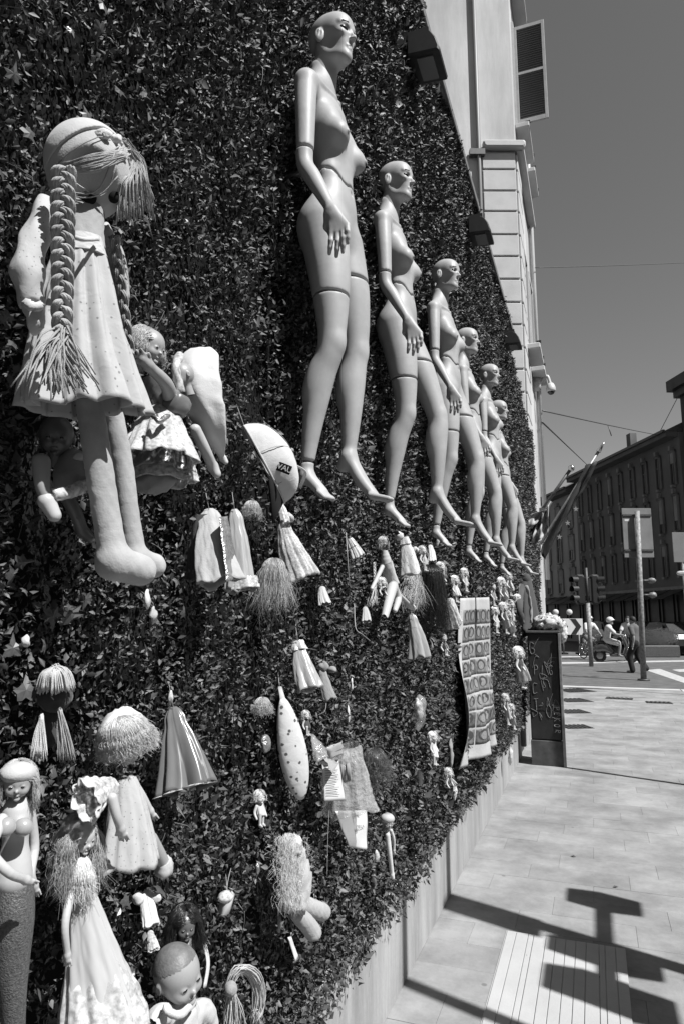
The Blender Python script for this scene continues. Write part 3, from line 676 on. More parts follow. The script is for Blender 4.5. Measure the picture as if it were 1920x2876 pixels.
# ---------------------------------------------------------------- unseen houses opposite the green wall and behind the camera, added to cut sky fill
def plain_house(label, x0, x1, y0, y1, h_, face):
    """face: the axis and sign of the street front"""
    t = Thing('sky_block_house', label, 'building', ((x0+x1)/2, (y0+y1)/2, 0)); t.part('wall', box(((x0+x1)/2, (y0+y1)/2, h_/2), (x1-x0, y1-y0, h_)), M_brick, False); t.part('roof', box(((x0+x1)/2, (y0+y1)/2, h_+.15), (x1-x0+.8, y1-y0+.8, .3)), M_roof, False)
    L = (y1-y0) if face == 'x' else (x1-x0)
    for k in range(int(L/3)):
        for zz in (1.0, 4.2, 7.4):
            o = (k+.5)*L/int(L/3)
            c = (x0-.01, y0+o, zz+.9) if face == 'x' else (x0+o, y1+.01, zz+.9); d_ = (.03, 1.1, 1.8) if face == 'x' else (1.1, .03, 1.8); wn = t.part('window', box(c, d_), M_glass, False)
            t.part('sill', box((c[0]-(.08 if face == 'x' else 0), c[1]+(.08 if face == 'y' else 0), c[2]-1.0), (.25, 1.4, .12) if face == 'x' else (1.4, .25, .12)), M_trim, False, parent=wn)
plain_house('unseen townhouse opposite the green wall, added to cut sky fill', 13.5, 22, -14, 9, 10.6, 'x')
plain_house('unseen townhouse behind the camera, added to cut sky fill', -4, 9, -24, -13, 10.6, 'y')
# ================================================================== MANNEQUINS
M_skin = mat('mannequin_lacquer', .345, .5, .3, nscale=5, namt=.05, bscale=900, bstr=.02, stain=.13, sscale=7)
M_eye = mat('painted_eye', .02, .3, .5); M_lip = mat('painted_lip', .17, .3, .5); M_brow = mat('painted_brow', .06, .6, .2)
M_rod = mat('fixing_rod', .2, .4, .5, metal=.6)
MY = 1.95; MZ = 2.03
mb = np.array([.15, MY, MZ])
def make_head():
    """lacquered bald head, modelled about the eye line, face towards +x"""
    s = SDF((-.16, -.11, -.29), (.14, .11, .15), .0023)
    s.ell((-.016, 0, .032), (.094, .070, .086), .0)
    s.ell((.034, 0, .030), (.052, .055, .060), .03)
    s.ell((.036, 0, -.028), (.046, .051, .076), .03); s.ell((.010, 0, -.050), (.050, .048, .055), .03)
    for g_ in (-1, 1):
        s.limb([(-.030, g_*.044, -.040), (.008, g_*.034, -.076), (.058, g_*.008, -.101)], [.013, .012, .010], .035)
        s.ell((.054, g_*.040, -.020), (.018, .013, .011), .018)
        s.ell((.040, g_*.070, -.058), (.036, .0185, .028), .04, 's')
        s.cap((.078, g_*.016, .020), (.064, g_*.046, .024), .0065, .006, .016)
        s.ell((.092, g_*.031, -.001), (.017, .020, .0105), .012, 's')
        s.ell((.0645, g_*.031, -.001), (.0135, .0145, .0125), .004)
        s.ell((.089, g_*.0085, -.037), (.007, .0055, .0055), .006)
        s.cap((-.05, g_*.03, -.10), (-.06, g_*.05, -.24), .018, .016, .03)
        s.ell((-.018, g_*.072, -.014), (.019, .008, .032), .005, R=rotz(g_*-.45))
        s.ell((-.012, g_*.0815, -.008), (.0115, .0075, .021), .003, 's', R=rotz(g_*-.45)); s.cap((-.020, g_*.077, -.022), (-.014, g_*.078, .004), .0035, .003, .003)
        s.ell((.0745, g_*.0070, -.0660), (.0070, .0105, .0055), .009)
    s.ell((.058, 0, -.100), (.014, .014, .015), .02)
    s.limb([(.078, 0, .008), (.090, 0, -.016), (.099, 0, -.032)], [.005, .0062, .0082], .012)
    s.ell((.0740, 0, -.0775), (.0080, .0130, .0065), .009)
    s.cap((-.034, 0, -.08), (-.056, 0, -.27), .046, .050, .03)
    return s.mesh(2)
HS = .87; HR = rotz(-.20) @ roty(-.02); HC = np.array([.166, MY, 3.672])
def hx(v): return (np.asarray(v, float)*HS) @ HR.T+HC
def make_mannequin(fwd):
    """fwd: how far the left leg swings forward from the wall"""
    t = Thing('mannequin', '', 'mannequin', mb, 'bald mannequins hung in a row on the green wall')
    hv, hf = make_head(); hd = t.part('head', (hx(hv), hf), M_skin)
    for g_ in (-1, 1):
        v, f = ell((.0705, g_*.031, -.0005), (.0116, .0195, .0098), rotz(g_*.25)); t.part('eye', (hx(v), f), M_eye, parent=hd)
        v, f = tube([(.076, g_*.012, .017), (.0805, g_*.026, .0215), (.070, g_*.050, .020)], [.0030, .0042, .0016], 6, flat=.7); v = v+[.0055, 0, .002]
        t.part('eyebrow', (hx(v), f), M_brow, parent=hd)
    for g_ in (-1, 1):
        v, f = ell((.0765, g_*.0065, -.0665), (.0072, .0095, .0040), seg=12, rings=8); t.part('lip', (hx(v), f), M_lip, parent=hd)
    v, f = ell((.0755, 0, -.0770), (.0082, .0118, .0048), seg=12, rings=8); t.part('lip', (hx(v), f), M_lip, parent=hd)
    # body field, world coordinates
    s = SDF((.0, MY-.28, 2.0), (.52, MY+.28, 3.62), .0042)
    y = MY
    s.ell((.144, y, 3.290), (.066, .106, .135), 0)
    s.ell((.138, y, 3.380), (.054, .118, .058), .04)
    s.cap((.118, y, 3.57), (.126, y, 3.45), .042, .046, .03)
    for g_ in (-1, 1):
        s.cap((.116, y+g_*.02, 3.50), (.132, y+g_*.145, 3.408), .032, .036, .04)
        s.cap((.178, y+g_*.015, 3.440), (.152, y+g_*.140, 3.425), .008, .009, .016)
        s.ell((.188, y+g_*.066, 3.285), (.040, .046, .070), .035, R=roty(-.25))
        s.ell((.222, y+g_*.078, 3.246), (.031, .037, .036), .028)
        s.ell((.253, y+g_*.082, 3.243), (.006, .006, .006), .006)
    s.ell((.170, y, 3.13), (.057, .092, .17), .05)
    s.ell((.160, y, 2.985), (.068, .134, .088), .05)
    s.ell((.186, y, 3.03), (.042, .070, .085), .04)
    s.ell((.182, y, 2.93), (.040, .05, .055), .04)
    for g_ in (-1, 1): s.ell((.136, y+g_*.066, 2.925), (.052, .066, .078), .035)
    s.ell((.232, y, 3.072), (.008, .006, .010), .006, 's')
    # right leg drawn back, left leg forward
    s.limb([(.160, y-.070, 2.93), (.186, y-.082, 2.78), (.198, y-.089, 2.66), (.202, y-.092, 2.57), (.197, y-.092, 2.50), (.172, y-.091, 2.43), (.152, y-.090, 2.35), (.136, y-.09, 2.26), (.121, y-.09, 2.15), (.114, y-.09, 2.105)], [.080, .069, .056, .0455, .042, .041, .039, .0310, .0215, .022], .03, n=70)
    s.ell((.222, y-.094, 2.520), (.019, .025, .030), .02)
    s.ell((.146, y-.090, 2.40), (.030, .037, .072), .03, R=roty(.3))
    s.cap((.128, y-.09, 2.10), (.172, y-.09, 2.052), .020, .017, .02, sq=(1, 1.25, 1))
    for i, dy in enumerate((-.026, -.013, 0, .011, .023)): s.cap((.170, y-.09+dy, 2.050), (.200-.004*abs(i-3), y-.09+dy*1.05, 2.034), .0085, .0070 if i < 4 else .009, .008)
    L = lambda x_, dy, z_: (x_+fwd*min(1, max(0, (2.93-z_)/.42)), y+dy, z_)
    s.limb([L(.162, .072, 2.93), L(.190, .082, 2.78), L(.203, .086, 2.67), L(.209, .087, 2.58), L(.206, .086, 2.51), L(.200, .083, 2.43), L(.196, .080, 2.33), L(.190, .080, 2.22), L(.184, .080, 2.18)], [.080, .069, .057, .046, .0425, .0425, .0350, .0240, .0225], .03, n=70)
    s.ell(L(.233, .087, 2.555), (.019, .025, .032), .02)
    s.ell(L(.182, .083, 2.44), (.032, .038, .078), .03, R=roty(.1))
    s.cap(L(.188, .08, 2.20), L(.168, .08, 2.168), .0215, .0195, .015)
    s.limb([L(.192, .08, 2.195), L(.235, .08, 2.115), L(.275, .08, 2.065)], [.0225, .022, .0165], .02, sq=(1, 1.3, 1))
    for i, dy in enumerate((-.028, -.014, -.002, .010, .022)): s.cap(L(.272, .08+dy, 2.062), L(.330+.006*(2-abs(i-1))-.008*(i == 4), .08+dy*1.05, 2.046), .010 if i == 0 else .0085, .0085 if i == 0 else .0065, .008)
    # upper arms
    s.limb([(.134, y-.152, 3.400), (.142, y-.172, 3.28), (.148, y-.184, 3.15), (.150, y-.188, 3.08)], [.036, .033, .0285, .0265], .022)
    s.limb([(.134, y+.152, 3.400), (.136, y+.172, 3.28), (.130, y+.186, 3.15), (.128, y+.190, 3.08)], [.036, .033, .0285, .0265], .022)
    arm_r = lambda X, Y, Z: np.maximum(Y-(y-.135), -(3.128-Z))        # negative inside the right forearm zone
    seam = .0030
    def band(z0, z1, side, edge=.0):
        lo = -9 if z0 is None else z0; hi = 9 if z1 is None else z1
        def f(X, Y, Z):
            q = np.maximum(lo+seam-Z, Z-hi+seam)+0*X+0*Y
            if side: q = np.maximum(q, (side*-1)*(Y-y)+edge)
            return q
        return f
    wav = lambda Z, Y, X: Z-(3.108+.010*np.sin((Y-y)*55+.6)+.012*np.tanh((Y-y+.05)*60)*-1)
    t.part('torso', s.cut(lambda X, Y, Z: np.maximum(-(wav(Z, Y, X))+seam, np.where((np.abs(Y-y) > .150-.0*Z), 3.128+seam-Z, -1.))).mesh(3), M_skin)
    def hips(X, Y, Z):
        q = wav(Z, Y, X)+seam+0*X
        q = np.maximum(q, np.where(np.abs(Y-y) > .150, np.maximum(Z-3.01, -1), -1.))
        q = np.maximum(q, np.where(Y < y, 2.672+seam-Z, 2.80+seam-Z)); return q
    hp = t.part('hips', s.cut(hips).mesh(4), M_skin)
    t.part('leg', s.cut(lambda X, Y, Z: np.maximum(np.maximum(Z-2.672+seam, 2.150+seam-Z), Y-y+.004)).mesh(4), M_skin)
    t.part('foot', s.cut(lambda X, Y, Z: np.maximum(Z-2.150+seam, Y-y+.004)+0*X).mesh(4), M_skin)
    t.part('leg', s.cut(lambda X, Y, Z: np.maximum(Z-2.80+seam, -(Y-y)+.004)+0*X).mesh(4), M_skin)
    # forearms with hands, finer
    for side, el_, wr in ((-1, (.150, y-.188, 3.08), (.246, y-.208, 2.892)), (1, (.128, y+.190, 3.08), (.150, y+.205, 2.86))):
        el_, wr = np.array(el_), np.array(wr); d = unit(wr-el_); fo_ = np.array([1, 0, 0.]) if side < 0 else np.array([.8, 0, -.2])
        a = SDF(np.minimum(el_, wr)-[.06, .07, .24], np.maximum(el_, wr)+[.12, .07, .08], .0030)
        a.limb([(el_[0]-.003, el_[1]-.003*side, 3.16), el_, el_+(wr-el_)*.35, wr], [.0285, .0265, .0260, .0165], .018, n=20)
        sp = unit(fo_-d*(fo_ @ d)*.6); dn = unit(d+np.array([.12, 0, -.55]))
        kn = wr+dn*.088
        a.cap(wr, wr+dn*.03, .0175, .018, .012, sq=(1, .8, 1))
        for i, o_ in enumerate((-.026, -.009, .008, .024)):
            k1 = kn+sp*o_+dn*(-.004, .003, .002, -.006)[i]
            a.cap(wr+sp*o_*.35+dn*.01, k1, .0125, .0105, .012)
            L = (.062, .072, .068, .054)[i]; dd = unit(dn+np.array([-.25, 0, -.35])+sp*(-.12, -.03, .05, .12)[i])
            m1 = k1+dd*L*.45+np.array([0, side*.006, 0]); m2_ = m1+unit(dd+np.array([-.25, -side*.25, -.3]))*L*.32; m3 = m2_+unit(dd+np.array([-.4, -side*.5, -.3]))*L*.27
            a.chain([k1, m1, m2_, m3], [.0098, .0084, .0074, .0058], .003)
        th = wr+sp*-.016+dn*.018
        a.chain([th, th+dn*.030+sp*-.016+[0, side*-.008, 0], th+dn*.058+sp*-.014+[0, side*-.014, 0], th+dn*.076+sp*-.006+[0, side*-.016, 0]], [.014, .0115, .009, .0065], .008)
        t.part('forearm', a.cut(lambda X, Y, Z: Z-3.128+seam+0*X+0*Y).mesh(1), M_skin)
    t.part('fixing_rod', tube([(-.10, y, 3.2), (.11, y, 3.2)], .012, 8), M_rod)
    return t
m1 = make_mannequin(0.0); m2 = make_mannequin(.105)
MLAB = ['bald nude mannequin hanging next to the rag dolls, first of the row',
        'second bald nude mannequin of the row, counted from the rag dolls',
        'third bald nude mannequin of the row, counted from the rag dolls',
        'fourth bald nude mannequin of the row, counted from the rag dolls',
        'fifth bald nude mannequin of the row, counted from the rag dolls',
        'last bald nude mannequin of the row, nearest the pale building']
m1.o['label'] = MLAB[0]; m1.o.rotation_euler = (0, 0, -.03)
def copy_tree(o, parent=None):
    c = o.copy(); COL.objects.link(c); c.parent = parent
    for ch in list(o.children): copy_tree(ch, c)
    return c
for i, (dy, dz, rz, dx) in enumerate([(.885, .03, .06, 0), (1.80, .035, -.07, .01), (2.85, .03, .08, .0), (3.66, .055, -.06, .01), (4.68, .04, .09, 0)]):
    c = m2.o if i == 0 else copy_tree(m2.o); c.location = (mb[0]+dx, mb[1]+dy, mb[2]+dz); c.rotation_euler = (rz*.2, -rz*.15, rz-.03); c['label'] = MLAB[i+1]
# ================================================================== THINGS HUNG ON THE GREEN WALL
CR, CU, CB = MC[:, 0], MC[:, 1], MC[:, 2]
M_cream = weave('cream_cotton', .410); M_linen = weave('pale_linen', .368, amt=.3); M_whitec = weave('white_cotton', .495)
M_greyc = weave('grey_cotton', .250); M_darkc = weave('dark_cotton', .06); M_yarn = weave('yarn', .299, scale=700, amt=.5, nscale=30, namt=.3)
M_yarnl = weave('light_yarn', .416, scale=700, amt=.5, nscale=30, namt=.25); M_plush = weave('plush', .325, scale=300, amt=.22, nscale=12, namt=.2)
M_satin = mat('satin', .297, .28, .5, nscale=4, namt=.1, sheen=.2); M_satind = mat('dark_satin', .13, .22, .6, nscale=4, namt=.15)
M_satinl = mat('light_satin', .410, .3, .5, nscale=5, namt=.1); M_silver = mat('silver_lame', .30, .25, .6, metal=.55, nscale=30, namt=.3, bscale=120, bstr=.5)
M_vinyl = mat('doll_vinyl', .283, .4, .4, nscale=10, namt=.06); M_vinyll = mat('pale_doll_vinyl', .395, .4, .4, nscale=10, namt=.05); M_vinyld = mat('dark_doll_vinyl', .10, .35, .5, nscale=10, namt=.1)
M_blond = mat('blond_fibre', .40, .35, .6, nscale=60, namt=.25); M_blondl = mat('light_blond_fibre', .60, .4, .5, nscale=60, namt=.2); M_brown = mat('brown_fibre', .09, .35, .6, nscale=60, namt=.3); M_blackh = mat('black_fibre', .018, .35, .6)
M_print = spots('flower_print', .38, .19, 80, .14); M_print2 = spots('lace_print', .37, .19, 150, .16); M_stripe = spots('figured_print', .50, .18, 100, .18)
M_leop = spots('spotted_print', .52, .09, 52, .23); M_paper = mat('paper', .524, .8, .2, nscale=6, namt=.06); M_ink = mat('ink', .06, .8, .1); M_eyed = mat('doll_eye', .015, .15, .6)
M_felt = mat('black_felt', .012, .9, .1); M_string = mat('string', .269, .8, .1)
def organza(name, v, hole=.45, scale=160):
    """sheer net: part of each thread gap lets the wall show through"""
    if name in MATS: return MATS[name]
    m = mat(name, v, .5, .4, nscale=18, namt=.25); n = m.node_tree; b = n.nodes['Principled BSDF']; tc = n.nodes['Texture Coordinate']
    t = n.nodes.new('ShaderNodeTexNoise'); t.inputs['Scale'].default_value = scale; t.inputs['Detail'].default_value = 3
    r = n.nodes.new('ShaderNodeMapRange'); r.inputs[1].default_value = .35; r.inputs[2].default_value = .6; r.inputs[3].default_value = 1-hole; r.inputs[4].default_value = 1
    n.links.new(tc.outputs['Object'], t.inputs['Vector']); n.links.new(t.outputs['Fac'], r.inputs[0]); n.links.new(r.outputs[0], b.inputs['Alpha']); return m
M_org = organza('organza', .46, .5); M_tulle = organza('tulle', .48, .5, 220); M_lace = organza('lace', .50, .6, 110)
M_film = mat('cellophane', .5, .1, .6, alpha=.35, bscale=60, bstr=.8)
D = P
def img(a, b, c): return unit(a*CR+b*CU+c*CB)
OUT = unit([1, -.55, .0])
def Rframe(front, up):
    f = unit(front); s = unit(np.cross(up, f)); return np.stack([f, s, np.cross(f, s)], 1)
def surf(c, r, dx, dy, k):
    """point on a ball of radius r at an offset from its centre, on the side open to the street"""
    v = unit(CAM-c); R1 = unit(CR-v*(CR @ v)); U1 = np.cross(v, R1); a, b = dx*k, -dy*k; q = max(r*r-a*a-b*b, 0)**.5; return c+R1*a+U1*b+v*q
def doll_head_geo():
    s = SDF((-1.35, -1.25, -1.75), (1.45, 1.25, 1.2), .052)
    s.ell((-.08, 0, .12), (1.0, .90, .98), 0); s.ell((.30, 0, -.35), (.62, .68, .60), .25)
    for g_ in (-1, 1):
        s.ell((.62, g_*.36, -.36), (.30, .28, .26), .2); s.ell((.98, g_*.33, .02), (.16, .18, .11), .12, 's'); s.ell((.76, g_*.33, .0), (.17, .17, .15), .04)
        s.ell((-.05, g_*.92, -.10), (.17, .10, .26), .06); s.ell((.02, g_*1.02, -.10), (.10, .06, .16), .05, 's')
    s.ell((.98, 0, -.22), (.14, .11, .11), .10); s.ell((.90, 0, -.52), (.10, .20, .06), .05); s.ell((.80, 0, -.80), (.20, .22, .16), .15)
    s.cap((-.15, 0, -.8), (-.22, 0, -1.7), .42, .46, .2)
    return s.mesh(1)
DH = doll_head_geo()
def doll_head(t, c, r, front, up=(0, 0, 1), m=None, eyes=True, name='head'):
    R = Rframe(front, up); h = t.part(name, (DH[0]*r @ R.T+c, DH[1]), m or M_vinyl)
    if eyes:
        for g_ in (-1, 1):
            v, f = ell((.855, g_*.33, .01), (.085, .12, .075), seg=12, rings=8); t.part('eye', (v*r @ R.T+c, f), M_eyed, parent=h)
        v, f = ell((.955, 0, -.53), (.05, .16, .035), seg=10, rings=6); t.part('mouth', (v*r @ R.T+c, f), M_lip, parent=h)
    return h
def arm(t, pts, r0, r1, m, name='arm', fingers=True, seg=10):
    """tapered limb ending in a small hand with separate fingers"""
    pts = [np.asarray(p, float) for p in pts]; d = unit(pts[-1]-pts[-2]); lo = np.min(pts, 0)-r0*4; hi = np.max(pts, 0)+r0*4; L = r1*3.2
    s = SDF(lo-.0, hi+.0, max(.0016, r1*.28)); s.limb(pts, np.linspace(r0, r1, len(pts)), 0, n=14)
    if fingers:
        sd = unit(np.cross(d, CB)); s.cap(pts[-1], pts[-1]+d*L*.5, r1*1.05, r1*.95, r1*.6, sq=None)
        for i in range(4):
            o = (i-1.5)*r1*.62; b = pts[-1]+d*L*.55+sd*o; s.cap(b, b+d*L*(.55, .68, .64, .5)[i]+sd*o*.25, r1*.36, r1*.27, r1*.15)
        s.cap(pts[-1]+sd*r1*.7, pts[-1]+d*L*.55+sd*r1*1.7, r1*.4, r1*.3, r1*.2)
    return t.part(name, s.mesh(1), m)
def leg(t, pts, r0, r1, foot, m, name='leg', shoe=None):
    pts = [np.asarray(p, float) for p in pts]; al = pts+[pts[-1]+np.asarray(foot)]
    s = SDF(np.min(al, 0)-r0*2.5, np.max(al, 0)+r0*2.5, max(.0016, r1*.3)); s.limb(pts, np.linspace(r0, r1, len(pts)), 0, n=14)
    if shoe is None: s.cap(pts[-1], pts[-1]+np.asarray(foot), r1*1.1, r1*.9, r1*.6)
    o = t.part(name, s.mesh(1), m)
    if shoe is not None:
        q = SDF(np.min(al[-2:], 0)-r1*4, np.max(al[-2:], 0)+r1*4, max(.0014, r1*.28)); q.cap(pts[-1], pts[-1]+np.asarray(foot), r1*1.45, r1*1.15, 0); q.cap(pts[-1]-unit(foot)*r1*.4+[0, 0, r1*.3], pts[-1], r1*1.2, r1*1.3, r1*.4)
        t.part('shoe', q.mesh(1), shoe, parent=o)
    return o
def fan(a, b0, b1, n, r, sag=.0, jit=.25, seed=0, mid=.5, lift=None):
    """yarn or hair fanning from a knot to a spread of ends"""
    g = np.random.default_rng(seed); out_ = []; a, b0, b1 = map(np.asarray, (a, b0, b1)); w = np.linalg.norm(b1-b0)+1e-6
    for i in range(n):
        e = b0+(b1-b0)*g.random()+g.normal(size=3)*w*jit*.3; st = a+g.normal(size=3)*w*.04
        m_ = st+(e-st)*mid+g.normal(size=3)*w*.05+(np.zeros(3) if lift is None else np.asarray(lift)); e = e-np.array([0, 0, sag*g.random()])
        out_.append([st, m_, e])
    return strands(out_, r, 5, .7, 8)
def braid(a, b, width, yarns=6, turns=6, r=.0016, bend=None, seed=0):
    """three ropes of yarn plaited over one another"""
    a, b = np.asarray(a, float), np.asarray(b, float); ax = unit(b-a); v = unit(CAM-(a+b)/2); u = unit(np.cross(ax, v)); w = np.cross(u, ax); g = np.random.default_rng(seed); gs = []
    T = np.linspace(0, 1, int(turns*12)); tp_ = 1-.25*T
    for s in range(3):
        ph = 2*math.pi*turns*.5*T+s*2*math.pi/3; cen = a+(b-a)*T[:, None]+u*(width*.30*np.sin(ph)*tp_)[:, None]+w*(width*.20*np.sin(2*ph))[:, None]
        for j in range(yarns):
            be = 2*math.pi*j/yarns+3*T; rr = width*.155*tp_; q = cen+u*(np.cos(be)*rr)[:, None]+w*(np.sin(be)*rr)[:, None]+g.normal(size=3)*width*.012
            gs.append(tube(q, r, 5))
        gs.append(tube(cen, width*.13, 7))
    return merge(*gs)

# ---------------------------------------------------------------- the big rag doll
c = D(203, 385, .175); k = pxm(c)
rd = Thing('rag_doll', 'large cloth rag doll with long yarn braids and a pale apron dress', 'doll', D(290, 1340, .16))
R_ = 93*k; f_face = img(.42, -.42, .8)
s = SDF(c-R_*1.5, c+R_*1.5, .0022); s.ell(c, (R_*.97, R_*.94, R_), 0); s.ell(c-CU*R_*.3, (R_*.85, R_*.85, R_*.95), .02)
nf = unit(.36*CR-.46*CU+.81*CB); head = rd.part('head', s.cut(lambda X, Y, Z: (X-c[0])*nf[0]+(Y-c[1])*nf[1]+(Z-c[2])*nf[2]-.80*R_).mesh(3), M_linen)
s2 = SDF(c-R_*1.5, c+R_*1.5, .0022); s2.ell(c+CU*R_*.05, (R_*1.03, R_*1.01, R_*1.05), 0)
a0, a1 = surf(c, R_, -70, 2, k), surf(c, R_*.98, 84, -48, k); hn = unit(np.cross(a1-a0, CB)); hn = hn if hn @ CU > 0 else -hn
hood = rd.part('hood', s2.cut(lambda X, Y, Z: -((X-a0[0])*hn[0]+(Y-a0[1])*hn[1]+(Z-a0[2])*hn[2])-.012-(.9*((X-c[0])*-CB[0]+(Y-c[1])*-CB[1]+(Z-c[2])*-CB[2])).clip(-.03, .09)).mesh(1), M_cream, parent=head)
rd.part('hood_seam', tube([surf(c, R_*1.05, x_, y_, k) for x_, y_ in ((-60, -10), (-30, -32), (0, -48), (30, -60), (60, -62))], .0009, 5), M_string, parent=head)
rd.part('bow', merge(lumpy(ell(surf(c, R_*1.02, 42, -66, k), (20*k, 12*k, 8*k), Rframe(CR, CB)), .0012, 300, 3), lumpy(ell(surf(c, R_*1.02, 66, -58, k), (16*k, 10*k, 8*k), Rframe(CR, CB)), .0012, 300, 4)), M_whitec, parent=head)
fp = lambda X, Y: CAM+ray(X, Y)*((nf @ (c+nf*.80*R_-CAM))/(nf @ ray(X, Y))); e_ = fp(197, 455); rd.part('eye', ell(e_, (25*k, 10*k, 17*k), Rframe(CR, CU) @ rotx(0)), M_felt, parent=head)
rd.part('eye', ell(fp(262, 452), (13*k, 9*k, 14*k), Rframe(CR, CU)), M_felt, parent=head)
g = np.random.default_rng(1); ps = []
for i in range(95):
    u = g.random(); p0 = surf(c, R_*1.05, -64+g.normal()*4, 4+g.normal()*5, k); p3 = surf(c, R_*1.06, 86+g.normal()*4, -34+g.normal()*6, k); sg = 32*u-6
    ps.append([p0, surf(c, R_*(1.06+.06*g.random()), -18, -12+sg*.85, k), surf(c, R_*(1.06+.06*g.random()), 34, -24+sg, k), p3])
for i in range(3): ps.append([surf(c, R_*1.05, -58, 2, k), surf(c, R_*1.12, -40+g.normal()*8, 40+g.normal()*8, k), surf(c, R_*1.12, 10+i*6, 52+g.normal()*8, k), surf(c, R_*1.1, 60, 0+g.normal()*14, k)])
rd.part('fringe', strands(ps, .0013, 5, .9, 12), M_yarn, parent=head)
kn = surf(c, R_*1.02, 82, -50, k); ps = []
for i in range(130):
    ex, ey = 268+88*g.random()**1.5, 440+70*g.random(); ps.append([kn+g.normal(size=3)*.004, D(296+14*g.random()+(ex-268)*.25, 372+8*g.normal(), .225), D(ex*.75+300*.25, 420, .22+.02*g.random()), D(ex, ey, .205+.02*g.random())])
rd.part('loose_yarn', strands(ps, .0011, 5, .8, 10), M_yarn, parent=head)
bt, bb = D(146, 388, .235), D(143, 765, .255)
bd = rd.part('braid', braid(bt, bb, 50*k, 9, 9, .0021, seed=2), M_yarn)
rd.part('tassel', fan(bb+CU*.004, D(60, 870, .25), D(205, 880, .27), 85, .0015, .012, .3, 5, .45, lift=CB*.012), M_yarn, parent=bd)
rd.part('braid', braid(D(262, 540, .17), D(306, 850, .15), 28*k, 6, 6, .0018, seed=4), M_yarn)
rd.part('bodice', cloth_cone(D(190, 478, .17), D(192, 568, .185), 48*k, 44*k, 7, .06, .7, 3, power=1, hem=.0), M_greyc)
rd.part('collar', lumpy(tube(spline([D(150, 535, .22), D(185, 548, .235), D(226, 548, .22)], 14), 5*k, 8), .0008, 200, 1), M_cream)
rd.part('skirt', cloth_cone(D(187, 545, .185), D(190, 938, .195), 38*k, 122*k, 10, .22, .55, 22, n=130, m=34, power=.92, hem=.018, pleat=.8), M_print)
rd.part('waistband', cloth_cone(D(187, 543, .185), D(188, 585, .187), 43*k, 52*k, 6, .03, .58, 3, hem=0, thick=.004), M_cream)
sl_ = lumpy(tube(spline([D(106, 462, .17), D(82, 540, .19), D(64, 630, .195), D(76, 700, .20)], 26), spline([[18*k]*3, [25*k]*3, [30*k]*3, [22*k]*3], 26)[:, 0], 26), .0024, 45, 6)
rd.part('sleeve', sl_, M_print2); rd.part('cuff', lumpy(tube(spline([D(60, 694, .205), D(76, 704, .225), D(96, 700, .215)], 10), 8*k, 10), .002, 220, 3), M_cream)
rd.part('hand', lumpy(tube(spline([D(76, 700, .20), D(82, 735, .205), D(80, 768, .20)], 12), [24*k, 25*k, 25*k, 24*k, 23*k, 22*k, 21*k, 20*k, 18*k, 15*k, 11*k, 4*k], 14, flat=.6), .0016, 160, 8), M_cream)
rd.part('sleeve', lumpy(tube(spline([D(236, 520, .14), D(262, 590, .13), D(280, 690, .13)], 16), spline([[18*k]*3, [27*k]*3, [20*k]*3], 16)[:, 0], 16), .002, 90, 7), M_print2)
for pts, rr, ft, fr in (((D(206, 925, .185), D(226, 1060, .195), D(246, 1190, .205), D(262, 1290, .212)), (29, 30, 30, 32), D(322, 1308, .225), (40, 36)), ((D(256, 935, .15), D(280, 1060, .155), D(296, 1180, .16), D(312, 1285, .165)), (25, 26, 25, 27), D(352, 1298, .175), (34, 31))):
    s = SDF(np.min(pts+(ft,), 0)-.06, np.max(pts+(ft,), 0)+.06, .0024); s.limb(pts, np.array(rr)*k, 0, n=16); s.cap(pts[-1], ft, fr[0]*k, fr[1]*k, .012)
    rd.part('leg', lumpy(s.mesh(1), .0007, 60, 2), M_plush)

# ---------------------------------------------------------------- little blonde doll in the dark shiny dress
c = D(343, 795, .135); k = pxm(c); t = Thing('dressed_doll', 'small blonde doll in a dark shiny dress raising its arm, beside the rag doll', 'doll', D(350, 1120, .10)); fr = img(.85, -.3, .35)
h = doll_head(t, c, 37*k, fr, m=M_vinyl); t.part('hair', hair(c+CU*6*k-fr*6*k, 37*k, (0, 0, 1), fr, 1300, .8, .00035, .08, 3, .3), M_blond, parent=h)
t.part('bodice', lumpy(cloth_cone(D(345, 858, .13), D(382, 945, .14), 30*k, 34*k, 6, .1, .7, 4), .002, 120, 1), M_satind)
t.part('sleeve', lumpy(ell(D(398, 930, .16), (40*k, 30*k, 34*k)), .004, 90, 5), M_satind); t.part('sleeve_trim', lumpy(tube(spline([D(352, 950, .17), D(366, 965, .185), D(385, 955, .18)], 10), 6*k, 8), .002, 200, 3), M_silver)
arm(t, [D(392, 912, .16), D(380, 878, .175), D(340, 838, .17)], 18*k, 12*k, M_vinyl)
t.part('overskirt', cloth_cone(D(378, 930, .14), D(362, 1055, .16), 28*k, 78*k, 9, .2, .6, 9, power=.8, hem=.05), M_org)
t.part('underskirt', cloth_cone(D(378, 940, .135), D(368, 1085, .15), 26*k, 72*k, 8, .14, .55, 12, power=.8, hem=.03), M_satind); t.part('petticoat', cloth_cone(D(372, 1050, .14), D(372, 1105, .145), 70*k, 82*k, 9, .1, .5, 13, hem=.08), M_lace)
t.part('bloomer', lumpy(ell(D(352, 1105, .125), (55*k, 36*k, 30*k)), .003, 80, 6), M_greyc)

